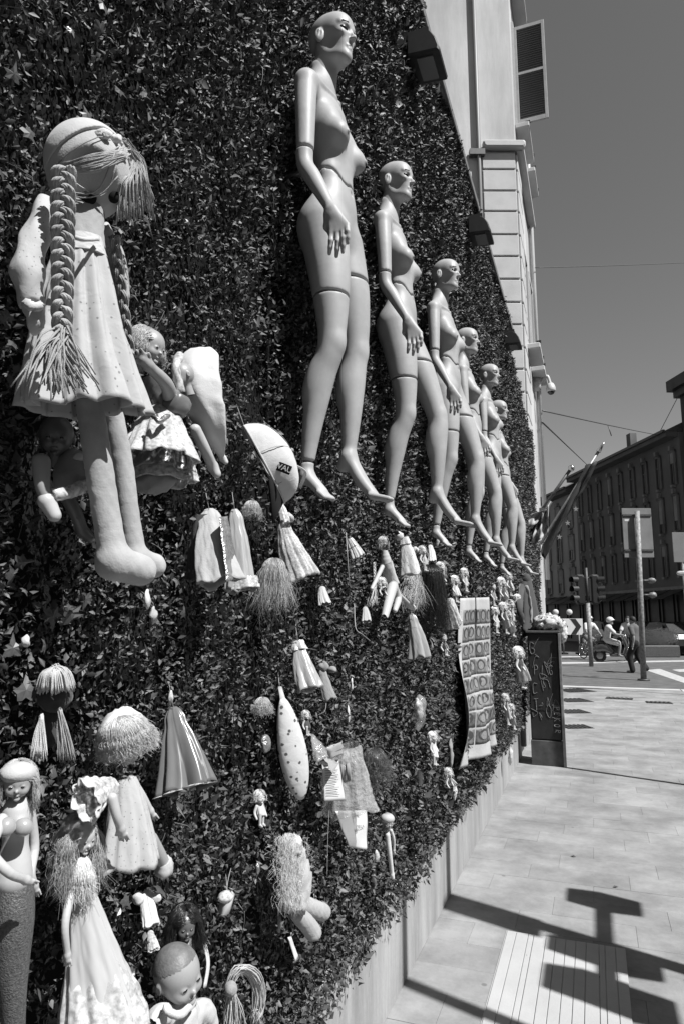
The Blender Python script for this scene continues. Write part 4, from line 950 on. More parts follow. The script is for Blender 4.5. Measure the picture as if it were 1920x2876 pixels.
# ---------------------------------------------------------------- white cape with a stuffed leg
c = D(455, 900, .13); k = pxm(c); t = Thing('caped_doll', 'doll under a big white cotton bonnet and cape beside the shiny dress', 'doll', D(480, 1090, .10))
rings = []
for i, (X, Y, w_, d_) in enumerate([(478, 797, 4, .10), (462, 810, 38, .11), (452, 850, 48, .12), (456, 900, 50, .125), (470, 950, 44, .13), (488, 1000, 30, .13), (500, 1030, 16, .125), (508, 1050, 5, .12)]):
    q = D(X, Y, d_); g = np.random.default_rng(i); rings.append([q+CR*math.cos(a)*w_*k*(1+.10*math.sin(3*a+i*.5))+CB*math.sin(a)*w_*k*.75*(1+.13*math.sin(4*a+i*.7)) for a in np.linspace(0, 6.283, 40, endpoint=False)])
R2 = np.array(rings); nn = [spline(R2[:, j], 30) for j in range(40)]; t.part('cape', lumpy(loft(np.stack(nn, 1)), .0022, 60, 4), M_whitec)
t.part('frill', lumpy(tube(spline([D(412, 815, .15), D(404, 850, .165), D(416, 900, .17)], 16), 9*k, 10), .003, 180, 2), M_lace); doll_head(t, D(418, 862, .14), 26*k, img(-.6, -.2, .6), m=M_vinyl)
leg(t, [D(448, 985, .12), D(470, 1030, .125), D(488, 1070, .12)], 14*k, 12*k, CR*10*k-CU*18*k, M_vinyll); leg(t, [D(486, 1010, .115), D(505, 1040, .115), D(512, 1052, .115)], 9*k, 8*k, CR*6*k-CU*8*k, M_whitec)

# ---------------------------------------------------------------- doll half hidden in the rag doll's shade
c = D(130, 1000, .10); k = pxm(c); t = Thing('shaded_doll', 'baby doll in a ruffled romper hanging in the shade behind the rag doll legs', 'doll', D(150, 1195, .08))
doll_head(t, c, 42*k, img(.3, -.2, .9), m=M_vinyld); t.part('romper', lumpy(ell(D(165, 1085, .11), (48*k, 36*k, 55*k)), .004, 70, 2), M_greyc)  # head and one leg take dark vinyl to paint in the shade
t.part('ruffle', lumpy(tube(spline([D(120, 1135, .14), D(165, 1128, .15), D(205, 1105, .14)], 18), 14*k, 10), .004, 190, 2), M_lace); t.part('bow', merge(lumpy(ell(D(185, 1045, .15), (20*k, 8*k, 14*k)), .003, 120, 4), lumpy(ell(D(206, 1065, .15), (16*k, 8*k, 16*k)), .003, 120, 5)), M_satinl)
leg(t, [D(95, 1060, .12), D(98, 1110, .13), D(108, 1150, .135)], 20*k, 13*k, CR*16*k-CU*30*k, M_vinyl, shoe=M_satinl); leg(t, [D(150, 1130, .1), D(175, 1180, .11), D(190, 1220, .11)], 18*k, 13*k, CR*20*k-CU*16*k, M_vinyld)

# ---------------------------------------------------------------- cap
c = D(612, 1052, .10); k = pxm(c); t = Thing('baseball_cap', 'pale cloth cap with a dark letter patch hung below the first mannequin feet', 'cap', D(640, 1140, .08))
e0, e1 = D(560, 976, .10), D(650, 1150, .13); axis = unit(e1-e0); outn = unit(.80*CR+.38*CU-.14*CB); outn = unit(outn-axis*(outn @ axis)); w3 = np.cross(axis, outn); L = np.linalg.norm(e1-e0)/2; mid = (e0+e1)/2; A, B_ = [], []
for i in range(15):
    p_ = i/14*math.pi/2; A.append([mid+outn*math.sin(p_)*L*.66+(axis*math.cos(a)*L+w3*math.sin(a)*L*.50)*(.985+.03*math.sin(5*a))*math.cos(p_)*1.0+1e-5*outn for a in np.linspace(0, 6.283, 36, endpoint=False)])
A = np.array(A); inn = mid+(A-mid)*.955
t.part('crown', lumpy(loft(A, False), .0035, 45, 1), M_whitec); t.part('lining', lumpy(loft(inn, False), .0035, 45, 1), M_felt)
t.part('band', tube(np.array([*A[0], A[0][0]]), .0032, 6), M_cream)
for j_ in (2, 7, 12, 18, 24, 30): t.part('seam', tube(mid+(A[:-1, j_]-mid)*1.004, .0009, 5), M_greyc)
t.part('button', ell(mid+outn*L*.665, (.006, .006, .006)), M_greyc)
bk = [mid-outn*.002+(axis*math.cos(a)*L*1.0+w3*math.sin(a)*L*.52) for a in np.linspace(-.9, 1.5, 14)]; bo = [p_+unit(w3*.75-outn*.7+axis*.12)*L*(.62*math.sin((i+.6)/14.2*math.pi)) for i, p_ in enumerate(bk)]
t.part('brim', loft([np.array([a_, b_, b_-.004*outn, a_-.004*outn]) for a_, b_ in zip(bk, bo)]), M_felt)
q = mid+outn*L*.36+CB*L*.60+axis*L*.34; pr = unit(CR*.9-CU*.35); pu = unit(np.cross(CB, pr))
t.part('patch', axes_box(q, pr, pu, np.cross(pr, pu), 36*k, 20*k, .003, .001), M_felt, False); t.part('lettering', text_geo('WAU', 17*k, q+np.cross(pr, pu)*.003-pu*5*k, pr, pu, .001), M_whitec, False)
t.part('strap', lumpy(tube(spline([mid+outn*L*.58+axis*L*.34, mid+outn*L*.72+axis*L*.62, mid+outn*L*.46+axis*L*.90], 14), 5*k, 8, flat=.4), .0005, 90, 3), M_cream)
t.part('string', tube([e0, D(542, 925, .04)], .0009, 5), M_string)

# ---------------------------------------------------------------- empty doll dresses
def dress(label, top, bot, wt, wb, m, name='doll_dress', cat='dress', d0=.09, d1=.12, folds=7, amp=.14, seed=0, straps=False, sleeves=None, trim=None, power=.9, hem=.03, waist=(.22, .12), flat=.42, hanger=False, crumple=.05):
    a, b = D(*top, d0), D(*bot, d1); k = pxm(a); t = Thing(name, label, cat, D(*bot, d1))
    t.part('skirt', cloth_cone(a, b, wt*k*.40, wb*k*.40, folds, amp*1.5, flat, seed, n=84, m=26, power=power, hem=hem, waist=waist, crumple=crumple, neck=.13), m)
    if straps:
        for g_ in (-1, 1): t.part('strap', tube(spline([a+CR*g_*wt*.35*k, a+CR*g_*wt*.3*k+CU*wt*.4*k+CB*.004, a+CR*g_*wt*.12*k+CU*wt*.5*k-CB*.01], 8), .0016, 6, flat=.5), m)
    if sleeves:
        for X, Y, r in sleeves: t.part('sleeve', lumpy(ell(D(X, Y, d0+.02), (r*k, r*k*.7, r*k*.8)), r*k*.12, 140, X), m)
    if trim:
        m2_, t0, t1 = trim; ax = b-a; q0, q1 = a+ax*t0, a+ax*t1; w0 = (wt+(wb-wt)*t0**power)*k*.40; w1 = (wt+(wb-wt)*t1**power)*k*.40
        t.part('trim', cloth_cone(q0, q1, w0*1.04, w1*1.05, folds, amp*1.5, flat*1.06, seed, n=84, m=12, hem=hem*.5, crumple=.1), m2_)
    if hanger: t.part('loop', tube(spline([a+CU*wt*.1*k, a+CU*wt*.6*k-CB*.012, a+CU*wt*.9*k-CB*.05], 8), .0008, 5), M_string)
    return t, a, b, k
t, a, b, k = dress('pale sleeveless doll dress with a sequinned front panel, under the caped doll', (480, 1168), (506, 1335), 58, 112, M_linen, seed=3, folds=5, amp=.14, flat=.45, d1=.15)
t.part('sequin_panel', sheet(D(503, 1186, .142), D(522, 1184, .142), D(552, 1328, .178), D(520, 1334, .180), 6, 24, .0012, (2, 3), 3), M_silver); t.part('shadow_side', cloth_cone(D(470, 1180, .085), D(478, 1325, .09), 24*k, 52*k, 5, .1, .4, 8), M_darkc)  # dark cotton cone stands in for the dress's shadow side
dress('satin doll gown with a shiny ruffled hem overlapping the sequinned dress', (538, 1168), (562, 1352), 38, 76, M_satin, seed=6, folds=6, amp=.16, trim=(M_satinl, .86, 1.0), d1=.135)
dress('flared tulle doll gown hanging right under the cap', (648, 1195), (690, 1328), 26, 98, M_tulle, seed=9, folds=10, amp=.10, power=.75, sleeves=[(662, 1188, 14)], hem=.015, d1=.14)
dress('narrow pale sleeve of cloth dangling from the cap brim', (640, 1150), (655, 1200), 22, 24, M_lace, seed=2, straps=False, hanger=False, name='cloth_scrap', cat='cloth')
dress('tiny ribbed pale doll skirt below the first mannequin toes', (800, 1236), (820, 1278), 18, 40, M_stripe, seed=4, folds=9, amp=.12, trim=(M_satinl, .0, .45))
dress('white figured doll tunic above a fringe of straw', (925, 1232), (942, 1318), 24, 62, M_stripe, seed=5, folds=5, amp=.1, sleeves=[(912, 1230, 12), (950, 1262, 10)], trim=(M_whitec, .0, .2))
dress('smooth grey satin doll skirt below the straw fringe', (942, 1408), (965, 1508), 24, 52, M_satin, seed=7, folds=4, amp=.2, d1=.14)
dress('dark and light satin doll top above the spotted cushion', (683, 1470), (708, 1582), 28, 62, M_satin, seed=8, folds=4, amp=.28, d1=.14, trim=(M_satinl, 0, .2))
dress('short straight grey cloth doll skirt hanging beside the satin top', (738, 1535), (757, 1604), 22, 36, M_greyc, seed=3, folds=4, amp=.08, sleeves=[(742, 1530, 13), (762, 1536, 10)])
dress('long shiny dark pleated doll skirt beside the blonde-haired dolls', (398, 1622), (430, 1812), 44, 118, M_satind, seed=11, folds=6, amp=.34, power=.8, d1=.15, trim=(M_lace, .975, 1.0), flat=.5, crumple=.015)
dress('white lace doll dress near the straw and black hair', (1012, 1375), (1030, 1440), 40, 66, M_lace, seed=12, folds=7, amp=.15, d0=.08, d1=.1)
dress('pale shiny long glove of cloth next to the black hair', (1000, 1325), (1018, 1400), 16, 24, M_satinl, seed=13, straps=False, name='cloth_scrap', cat='cloth')
dress('small white cloth shirt pinned above the dark haired doll', (336, 2042), (345, 2125), 34, 42, M_whitec, seed=14, folds=5, amp=.2, sleeves=[(318, 2062, 15), (358, 2060, 14)], name='doll_shirt', cat='shirt')

# loose hair, wigs and straw
def wig(label, X, Y, r, n, L, m, seed=0, curl=.1, fr=(0, 0, 1), d=.10, spread=.35, name='doll_wig', rr=.0004):
    c = D(X, Y, d); k = pxm(c); t = Thing(name, label, 'wig', c-[0, 0, r*k*L]); t.part('scalp', lumpy(ell(c, (r*k*.82, r*k*.82, r*k*.82)), r*k*.05, 120, seed), m)
    t.part('strands', hair(c, r*k, (0, 0, 1), OUT, int(n*4), L, rr, curl, seed, spread, False), m); return t
wig('long loose brown blond doll hair dangling by the tulle gown', 628, 1306, 24, 110, 3.4, M_blond, 2, .3, spread=.35)
wig('mass of long straight black doll hair beside the straw fringe', 985, 1322, 26, 380, 4.0, M_blackh, 5, .05, spread=.18, rr=.0006)
single('straw_fringe', 'fringe of stiff pale straw under the white figured tunic', 'fringe', fan(D(945, 1318, .10), D(926, 1385, .11), D(972, 1382, .12), 260, .0006, .01, .25, 4), M_yarnl)
wig('tangled grey brown doll hair behind the gift bag', 858, 1745, 26, 120, 1.6, M_brown, 8, .5)
wig('small dark tuft of doll hair between the gowns and the cap', 578, 1165, 16, 80, 1.3, M_blond, 9, .3)
wig('pale fuzzy curl of doll hair beside the spotted cushion', 602, 1618, 17, 90, 1.0, M_blond, 10, .4)

# straw-haired yarn doll: pompom and two bunches
c = D(128, 1556, .11); k = pxm(c); t = Thing('yarn_doll', 'yarn doll with a pompom of pale hair and two tied bunches', 'doll', D(120, 1730, .1)); g = np.random.default_rng(4); ps = []
for i in range(260):
    a = g.uniform(0, 6.28); l_ = g.uniform(.5, 1); e_ = c+CR*math.cos(a)*44*k*l_-CU*(18+14*g.random())*k+CB*math.sin(a)*36*k*l_; ps.append([c+CU*22*k+g.normal(size=3)*.003, c+CR*math.cos(a)*30*k*l_+CU*16*k+CB*math.sin(a)*28*k, e_])
h = t.part('head', lumpy(ell(D(125, 1600, .09), (40*k, 36*k, 34*k)), .002, 60, 3), M_darkc); t.part('hair', strands(ps, .0012, 5, .7, 8), M_yarnl, parent=h)
for (x0, y0, x1, y1) in ((96, 1640, 92, 1730), (138, 1625, 156, 1730)): t.part('bunch', fan(D(x0, y0, .115), D(x1-20, y1, .11), D(x1+18, y1, .13), 60, .0012, .01, .2, x0), M_yarnl if x0 < 120 else M_yarn)
t.part('body', lumpy(tube(spline([D(122, 1610, .08), D(122, 1660, .08), D(125, 1700, .08)], 10), 22*k, 12), .003, 90, 2), M_darkc)

# blonde doll in the lace dress
c = D(285, 1690, .13); k = pxm(c); t = Thing('lace_dress_doll', 'doll with a mop of pale hair over its face and a flowered lace dress', 'doll', D(300, 2005, .12)); fr = img(.3, -.5, .8)
h = doll_head(t, c, 48*k, fr, up=img(0, .9, .3), m=M_vinyll); t.part('hair', hair(c+CU*8*k, 50*k, img(-.1, .9, .45), img(.2, 0, 1), 3200, .9, .00036, .2, 7, .25, False), M_blondl, parent=h)
t.part('hair_cap', lumpy(ell(c+CU*10*k-fr*4*k+CB*5*k, (54*k, 54*k, 50*k)), .004, 120, 2), M_blondl, parent=h)
t.part('dress', cloth_cone(D(285, 1785, .13), D(300, 1990, .15), 26*k, 66*k, 7, .18, .6, 5, power=.85, hem=.03), M_print2); t.part('sleeve', lumpy(cloth_cone(D(262, 1800, .14), D(195, 1835, .155), 18*k, 42*k, 8, .2, .6, 8, hem=.06), .002, 120, 2), M_lace)
arm(t, [D(300, 1790, .14), D(325, 1825, .15), D(345, 1860, .155)], 12*k, 8*k, M_vinyll); arm(t, [D(258, 1830, .17), D(268, 1870, .175), D(278, 1900, .175)], 11*k, 9*k, M_vinyll)
leg(t, [D(345, 1925, .13), D(365, 1960, .13), D(378, 1985, .13)], 18*k, 15*k, CR*8*k-CU*14*k, M_vinyl); t.part('leg_fluff', lumpy(ell(D(375, 1990, .13), (24*k, 20*k, 28*k)), .004, 150, 2), M_blond)

# curly doll in the long gown
c = D(188, 1918, .125); k = pxm(c); t = Thing('gown_doll', 'curly blonde doll in a long pale satin gown with a lace overlay', 'doll', D(230, 2340, .12)); fr = img(.75, -.25, .5)
h = doll_head(t, c, 32*k, fr, m=M_vinyll); t.part('hair', hair(c+CU*4*k-fr*8*k, 36*k, (0, 0, 1), fr, 2200, 2.5, .00036, .4, 11, .2), M_blond, parent=h); t.part('hair_cap', lumpy(ell(c+CU*6*k-fr*10*k, (36*k, 36*k, 36*k)), .004, 130, 4), M_blond, parent=h)
t.part('curls', hair(D(185, 1990, .13), 22*k, (0, 0, 1), fr, 1100, 2.3, .00036, .5, 12, .22, False), M_blondl, parent=h)
t.part('bodice', cloth_cone(D(188, 2030, .125), D(195, 2085, .13), 24*k, 30*k, 5, .06, .6, 2), M_satinl); t.part('gown', cloth_cone(D(192, 2065, .13), D(232, 2400, .16), 30*k, 90*k, 8, .18, .6, 15, n=100, m=32, power=.95), M_satinl)
t.part('overlay', cloth_cone(D(206, 2170, .135), D(234, 2395, .165), 46*k, 98*k, 10, .18, .62, 18, n=110, m=32, power=.85, hem=.03), M_lace); arm(t, [D(165, 2040, .13), D(150, 2120, .14), D(155, 2190, .14)], 10*k, 7*k, M_vinyll)

# fashion doll dressed as a mermaid
c = D(42, 1790, .14); k = pxm(c); t = Thing('mermaid_doll', 'fashion doll with a light bandeau, bikini top and dark fish-scale skirt', 'doll', D(30, 2349, .13)); fr = img(.35, -.15, .9)
h = doll_head(t, c, 36*k, fr, m=M_vinyl); t.part('bandeau', lumpy(ell(c+CU*17*k, (38*k, 38*k, 24*k)), .001, 80, 2), M_cream, parent=h); t.part('hair', hair(c-fr*8*k, 37*k, (0, 0, 1), fr, 1000, 1.4, .00035, .1, 3, .12), M_blond, parent=h)
s = SDF(D(30, 2000, .13)-.16, D(30, 2000, .13)+.16, .0026); s.limb([D(42, 1828, .135), D(38, 1870, .135), D(36, 1930, .135), D(32, 1985, .135), D(30, 2010, .135)], np.array([15, 34, 28, 38, 42])*k, 0, n=20)
for dx in (-22, 18): s.ell(D(36+dx, 1898, .165), 19*k, .008)
body = t.part('body', s.mesh(1), M_vinyll)
for dx in (-22, 18): t.part('bikini_cup', lumpy(ell(D(36+dx, 1897, .168), 20*k*np.ones(3)), .0006, 200, 2), M_satin, parent=body)
arm(t, [D(5, 1880, .16), D(-20, 1950, .18), D(20, 2000, .20), D(60, 2018, .20)], 13*k, 9*k, M_vinyll); arm(t, [D(70, 1862, .14), D(80, 1940, .14), D(72, 2000, .15), D(80, 2030, .15)], 12*k, 8*k, M_vinyll)
M_scale = mat('fish_scale_cloth', .08, .45, .5, bscale=420, bstr=.4, nscale=300, namt=.5)
s = SDF(D(25, 2180, .13)-.24, D(25, 2180, .13)+.24, .003); s.limb([D(28, 2012, .13), D(30, 2100, .135), D(28, 2200, .135), D(30, 2300, .135), D(34, 2420, .13)], np.array([44, 46, 38, 28, 22])*k, 0, n=20); t.part('tail_skirt', s.mesh(1), M_scale)

# baby doll with a shaved head
c = D(408, 2232, .15); k = pxm(c); t = Thing('baby_doll', 'bare-headed vinyl baby doll looking down, in a pale shirt with wide sleeves', 'doll', D(415, 2349, .12)); fr = img(.74, -.16, .55); ub = img(-.1, 1, .12)
h = doll_head(t, c, 56*k, fr, up=ub, m=M_vinyl); v, f = ell((-.08, 0, .12), (1.012, .912, .992), seg=72, rings=48); Rb = Rframe(fr, ub); keep = [q for q in f if np.mean([v[i][2]-.55*v[i][0] for i in q]) > .48]; t.part('painted_hair', (v*56*k @ Rb.T+c, keep), mat('painted_hair', .13, .5, .4, bscale=260, bstr=.15, nscale=50, namt=.3), parent=h)
s = SDF(D(415, 2390, .13)-.13, D(415, 2390, .13)+.13, .0026); s.limb([D(412, 2290, .135), D(412, 2340, .13), D(412, 2440, .13)], np.array([26, 46, 54])*k, 0); s.limb([D(440, 2330, .14), D(466, 2318, .15), D(478, 2352, .15)], np.array([24, 26, 24])*k, .01); s.limb([D(385, 2330, .14), D(364, 2330, .15), D(350, 2370, .15)], np.array([22, 22, 22])*k, .01)
t.part('shirt', lumpy(s.mesh(1), .0015, 90, 3), M_cream); t.part('collar', lumpy(tube(spline([D(375, 2310, .17), D(410, 2328, .19), D(445, 2300, .17)], 14), 9*k, 8), .002, 140, 3), M_whitec)
t.part('ribbon', tube(spline([D(470, 2165, .13), D(478, 2210, .14), D(470, 2265, .14)], 12), 8*k, 8, flat=.3), M_whitec)

# dark doll above the baby
c = D(425, 2120, .11); k = pxm(c); t = Thing('dark_doll', 'small dark-skinned doll with black hair just above the bare-headed baby', 'doll', D(425, 2200, .09)); fr = img(.4, -.1, .8)
h = doll_head(t, c, 27*k, fr, m=M_vinyld); t.part('hair', hair(c-fr*6*k+CU*5*k, 31*k, (0, 0, 1), fr, 1300, 1.7, .0004, .15, 5, .25), M_blackh, parent=h); t.part('body', lumpy(tube([D(424, 2148, .1), D(424, 2180, .1), D(425, 2215, .1)], [20*k, 24*k, 24*k], 12), .002, 90, 2), M_vinyld)

# yarn hank
t = Thing('yarn_hank', 'looped hank of pale yarn tied in the middle near the bare-headed baby', 'yarn', D(550, 2340, .1)); g = np.random.default_rng(9); ps = []
for i in range(60): o = g.normal(size=3)*.004; ps.append([D(525, 2262, .12)+o, D(548+10*g.random(), 2218+8*g.random(), .14)+o, D(588+8*g.normal()*.6, 2240+6*g.random(), .135)+o, D(596+6*g.normal(), 2300+8*g.normal(), .12)+o, D(585+6*g.normal(), 2340+8*g.normal(), .11)+o])
t.part('loop', strands(ps, .0014, 5, 1, 14), M_yarnl); t.part('tail', fan(D(530, 2265, .13), D(515, 2360, .12), D(560, 2370, .13), 70, .0014, .01, .2, 6), M_yarnl); t.part('tie', lumpy(ell(D(530, 2268, .135), (14*pxm(D(530, 2268, .1)), )*3), .001, 200, 2), M_yarn)

# small pouch
c = D(520, 2070, .12); k = pxm(c); t = Thing('fabric_pouch', 'small rounded shiny white pouch hanging alone among the leaves', 'pouch', D(525, 2105, .1)); t.part('pouch', lumpy(box(c, (26*k, 44*k, 54*k), rotz(.3) @ roty(.25), 10*k), .0012, 120, 3), M_satinl); t.part('flap', lumpy(ell(c+CU*18*k+CB*8*k, (17*k, 22*k, 12*k)), .001, 140, 2), M_lace); t.part('loop', tube(spline([c+CU*26*k, c+CU*40*k-CB*.02, c+CU*46*k-CB*.06], 8), .0008, 5), M_string)

# spotted cushion
t = Thing('spotted_cushion', 'long slim white cushion printed with dark spots', 'cushion', D(680, 1838, .08)); top, bot = D(648, 1602, .10), D(692, 1832, .12); k = pxm(top); ax = unit(bot-top); nrm_ = unit(CB*.75+CR*.5); nrm_ = unit(nrm_-ax*(nrm_ @ ax)); sd = np.cross(ax, nrm_); R = []
for i in range(26):
    u = i/25; w_ = 36*k*(max(1e-4, math.sin(math.pi*(u*.97+.015)))**.55)*(1-.12*math.cos(u*3)); R.append([top+(bot-top)*u+sd*math.cos(a)*w_*.98+nrm_*math.sin(a)*w_*.52 for a in np.linspace(0, 6.283, 32, endpoint=False)])
t.part('cushion', loft(R), M_leop); t.part('tab', tube([D(642, 1576, .07), top+ax*.004], [5*k, 7*k], 8, flat=.5), M_cream); t.part('back', lumpy(loft([[p_-nrm_*.028-sd*.008 for p_ in r] for r in R]), .001, 90, 2), M_felt)

# gift bag, printed sheet and handwritten letter
c = D(780, 1780, .12); k = pxm(c); t = Thing('gift_bag', 'clear film gift bag holding ribbons and a printed card with a bow', 'bag', D(790, 1868, .1))
t.part('card', sheet(D(738, 1745, .125), D(776, 1742, .15), D(790, 1836, .16), D(744, 1838, .13), 10, 14, .0012, (1, 2), 2), M_paper); ps = []
for i in range(13): u = .12+.06*i; a_ = D(740, 1745, .127)*(1-u)+D(744, 1838, .132)*u; b_ = D(777, 1742, .152)*(1-u)+D(789, 1836, .162)*u; ps.append(tube([a_+(b_-a_)*.12+CB*.003, a_+(b_-a_)*random.uniform(.6, .9)+CB*.003], .0006, 4))
t.part('print', merge(*ps), M_ink, False); t.part('bow', merge(sheet(D(758, 1742, .15), D(748, 1716, .15), D(784, 1700, .17), D(786, 1728, .165), 6, 6, .003, seed=2), sheet(D(758, 1742, .15), D(742, 1738, .15), D(762, 1776, .17), D(776, 1752, .165), 6, 6, .003, seed=3)), M_satin); t.part('neck', lumpy(tube(spline([D(716, 1685, .07), D(728, 1712, .10), D(742, 1742, .12)], 10), [4*k, 6*k, 8*k, 10*k, 13*k, 15*k, 16*k, 17*k, 18*k, 18*k], 10, flat=.5), .002, 150, 4), M_film)
for i in range(9): x_ = 785+i*7; t.part('ribbon', lumpy(tube(spline([D(790+i*3, 1722, .13), D(x_, 1770, .14+.01*(i % 3)), D(x_+8, 1850, .13)], 12), (3+i % 3)*k, 6, flat=.25), .0012, 130, i), (M_satin, M_film, M_greyc, M_satinl)[i % 4])
t.part('film', lumpy(cloth_cone(D(785, 1712, .13), D(800, 1862, .14), 42*k, 62*k, 7, .12, .5, 3), .003, 90, 3), M_film)
c0, c1, c2, c3 = D(766, 1860, .115), D(838, 1858, .15), D(844, 1950, .165), D(803, 1944, .13)
t = Thing('letter', 'white handwritten letter sheet hanging below the gift bag', 'paper', D(820, 1950, .12)); t.part('sheet', sheet(c0, c1, c2, c3, 16, 16, .002, (1, 1), 5, curl=.006), M_paper); nl = unit(np.cross(c1-c0, c3-c0)); nl = nl if nl @ CB > 0 else -nl
t.part('lettering', merge(text_geo('ETTE', 13*k, c0*.45+c1*.55+(c3-c0)*.18+nl*.006, c1-c0, c0-c3, .0006), text_geo('BELLA', 13*k, c0*.25+c1*.75+(c2-c1)*.42+nl*.007, c1-c0, c0-c3, .0006)), mat('pencil', .22, .8, .1), False)

# round-headed stick puppet
c = D(888, 1882, .12); k = pxm(c); t = Thing('stick_puppet', 'thin puppet with a round pale head and dangling pale legs', 'puppet', D(900, 2010, .1)); doll_head(t, c, 15*k, img(.3, -.2, .8), m=M_vinyl); t.part('hat', lumpy(ell(c+CU*5*k, (16*k, 16*k, 11*k)), .0006, 120, 2), M_cream); t.part('body', lumpy(tube(spline([D(886, 1898, .115), D(888, 1920, .115), D(892, 1950, .115)], 8), [6*k]*8, 8), .0008, 150, 2), M_lace)
leg(t, [D(888, 1915, .12), D(893, 1960, .125), D(898, 2005, .125)], 6*k, 5*k, CR*2*k-CU*8*k, M_whitec); arm(t, [D(896, 1905, .12), D(902, 1925, .125), D(902, 1950, .12)], 4*k, 3.4*k, M_whitec)

# plush toy with stubby legs
c = D(672, 1990, .13); k = pxm(c); t = Thing('plush_toy', 'fluffy pale plush toy with two stubby striped legs sticking out', 'toy', D(690, 2200, .1)); t.part('body', lumpy(tube(spline([D(662, 1925, .12), D(672, 1970, .125), D(680, 2030, .13), D(672, 2090, .13)], 18), spline([[22*k]*3, [32*k]*3, [36*k]*3, [30*k]*3], 18)[:, 0], 18), .006, 110, 4), M_plush)
g = np.random.default_rng(2); t.part('fluff', strands([[q:=D(665+22*g.normal()*.7+.06*(yy-1920), yy, .14+.015*g.random()), q+CB*.012+g.normal(size=3)*.006, q+CB*.008-CU*.018+g.normal(size=3)*.008] for yy in np.linspace(1915, 2075, 2200)], .00036, 3, .5, 5), M_blondl)['kind'] = 'stuff'
for a_, b_, e_ in (((690, 2070), (720, 2085), (740, 2092)), ((682, 2095), (705, 2120), (718, 2138))):
    s = SDF(D(*a_, .14)-.09, D(*e_, .17)+.09, .0022); s.limb([D(*a_, .13), D(*b_, .145), D(*e_, .155)], np.array([18, 20, 20])*k, 0); t.part('leg', lumpy(s.mesh(1), .0008, 80, 2), M_plush)
t.part('tag', sheet(D(660, 2150, .12), D(668, 2148, .125), D(684, 2195, .13), D(678, 2208, .13), 5, 8, .001, seed=2), M_paper)
t = Thing('ruffled_cap', 'crumpled pale ruffled cloth at the head of the plush toy', 'cloth', D(670, 1955, .1)); t.part('ruffle', lumpy(ell(D(668, 1940, .135), (26*k, 22*k, 26*k)), .005, 150, 9), M_lace)
# ---------------------------------------------------------------- smaller dolls further along the wall
def small_doll(label, head, hr, hem, w, m_dress, m_hair, d=.09, hl=1.4, fr=None, m=None, legs=True, name='small_doll', seed=0, curl=.2, arms=True):
    c = D(*head, d+.02); k = pxm(c); t = Thing(name, label, 'doll', D(*hem, d)); fr = OUT if fr is None else fr; b = D(*hem, d+.03); n_ = c-[0, 0, hr*k*1.1]
    h = doll_head(t, c, hr*k, fr, m=m or M_vinyll); t.part('hair', hair(c+[0, 0, hr*k*.12]-fr*hr*k*.15, hr*k*1.02, (0, 0, 1), fr, 220, hl, max(.0006, .06*hr*k), curl, seed, .25), m_hair, parent=h)
    t.part('dress', cloth_cone(n_, b, hr*k*.62, w*k*.4, 6, .2, .6, seed, n=48, m=14, power=.8, waist=(.25, .15)), m_dress); sd = np.array([-.3, -1, 0.])
    if arms:
        for g_ in (-1, 1): q = n_+g_*unit(sd)*hr*k*.7-[0, 0, hr*k*.3]; arm(t, [q, q+g_*unit(sd)*hr*k*.5-[0, 0, hr*k*1.0], q+g_*unit(sd)*hr*k*.5+fr*hr*k*.7-[0, 0, hr*k*1.9]], hr*k*.30, hr*k*.2, m or M_vinyll, fingers=False)
    if legs:
        for g_ in (-1, 1): q = b+g_*unit(sd)*hr*k*.35+[0, 0, hr*k*.5]; leg(t, [q, q-[0, 0, hr*k*1.1], q-[0, 0, hr*k*2.0]], hr*k*.32, hr*k*.24, fr*hr*k*.6, m or M_vinyll)
    return t
small_doll('small white-dressed doll with a frilled round cap on the cabinet side', (1188, 1497), 12, (1197, 1560), 40, M_tulle, M_blondl, .12, 1.0, seed=1)
small_doll('elf doll with a pale pointed hood under the last mannequins', (1153, 1392), 9, (1160, 1440), 22, M_linen, M_whitec, .10, 1.2, seed=2)
small_doll('long-haired doll in a whitish dress hanging under the third mannequin', (1010, 1300), 10, (1018, 1325), 20, M_satinl, M_blond, .09, 2.0, seed=3)
small_doll('pale doll with crossed legs beside the photo banner string', (1134, 1400), 8, (1138, 1440), 14, M_whitec, M_blondl, .09, 1.2, seed=4)
small_doll('doll with a light frock and fluffy hair high under the last mannequin', (1150, 1335), 10, (1158, 1372), 24, M_lace, M_blondl, .10, 1.4, seed=5)
small_doll('thin rag doll with striped stockings among the far dolls', (1170, 1385), 8, (1175, 1425), 16, M_stripe, M_yarnl, .11, 1.4, seed=6)
small_doll('stuffed doll with a big shoe below the far elf doll', (1165, 1408), 8, (1176, 1448), 18, M_cream, M_blond, .12, 1.0, seed=7)
small_doll('little white-clad doll low beside the lower hem of the photo banner', (992, 1690), 10, (996, 1738), 18, M_whitec, M_blondl, .09, 1.0, seed=8)
small_doll('little pale doll hanging upside the leaf edge near the plinth', (1028, 1772), 9, (1040, 1800), 16, M_cream, M_blond, .09, 1.2, seed=9)
small_doll('dark-haired pale doll between the black hair and the photo banner', (1015, 1462), 9, (1022, 1490), 16, M_greyc, M_blackh, .08, 1.6, seed=10)
small_doll('fair doll with a long skirt near the lower right of the photo banner', (1158, 1600), 8, (1164, 1650), 16, M_print2, M_blond, .10, 1.4, seed=11)
small_doll('small pierrot doll with a face like a mask beside the yarn hank string', (596, 1828), 13, (600, 1872), 22, M_satinl, M_blond, .09, .8, seed=12)
small_doll('doll hanging by its yellowish hair above the gift bag', (876, 1335), 0.1+9, (880, 1350), 14, M_linen, M_blondl, .09, 1.2, seed=13, legs=False)

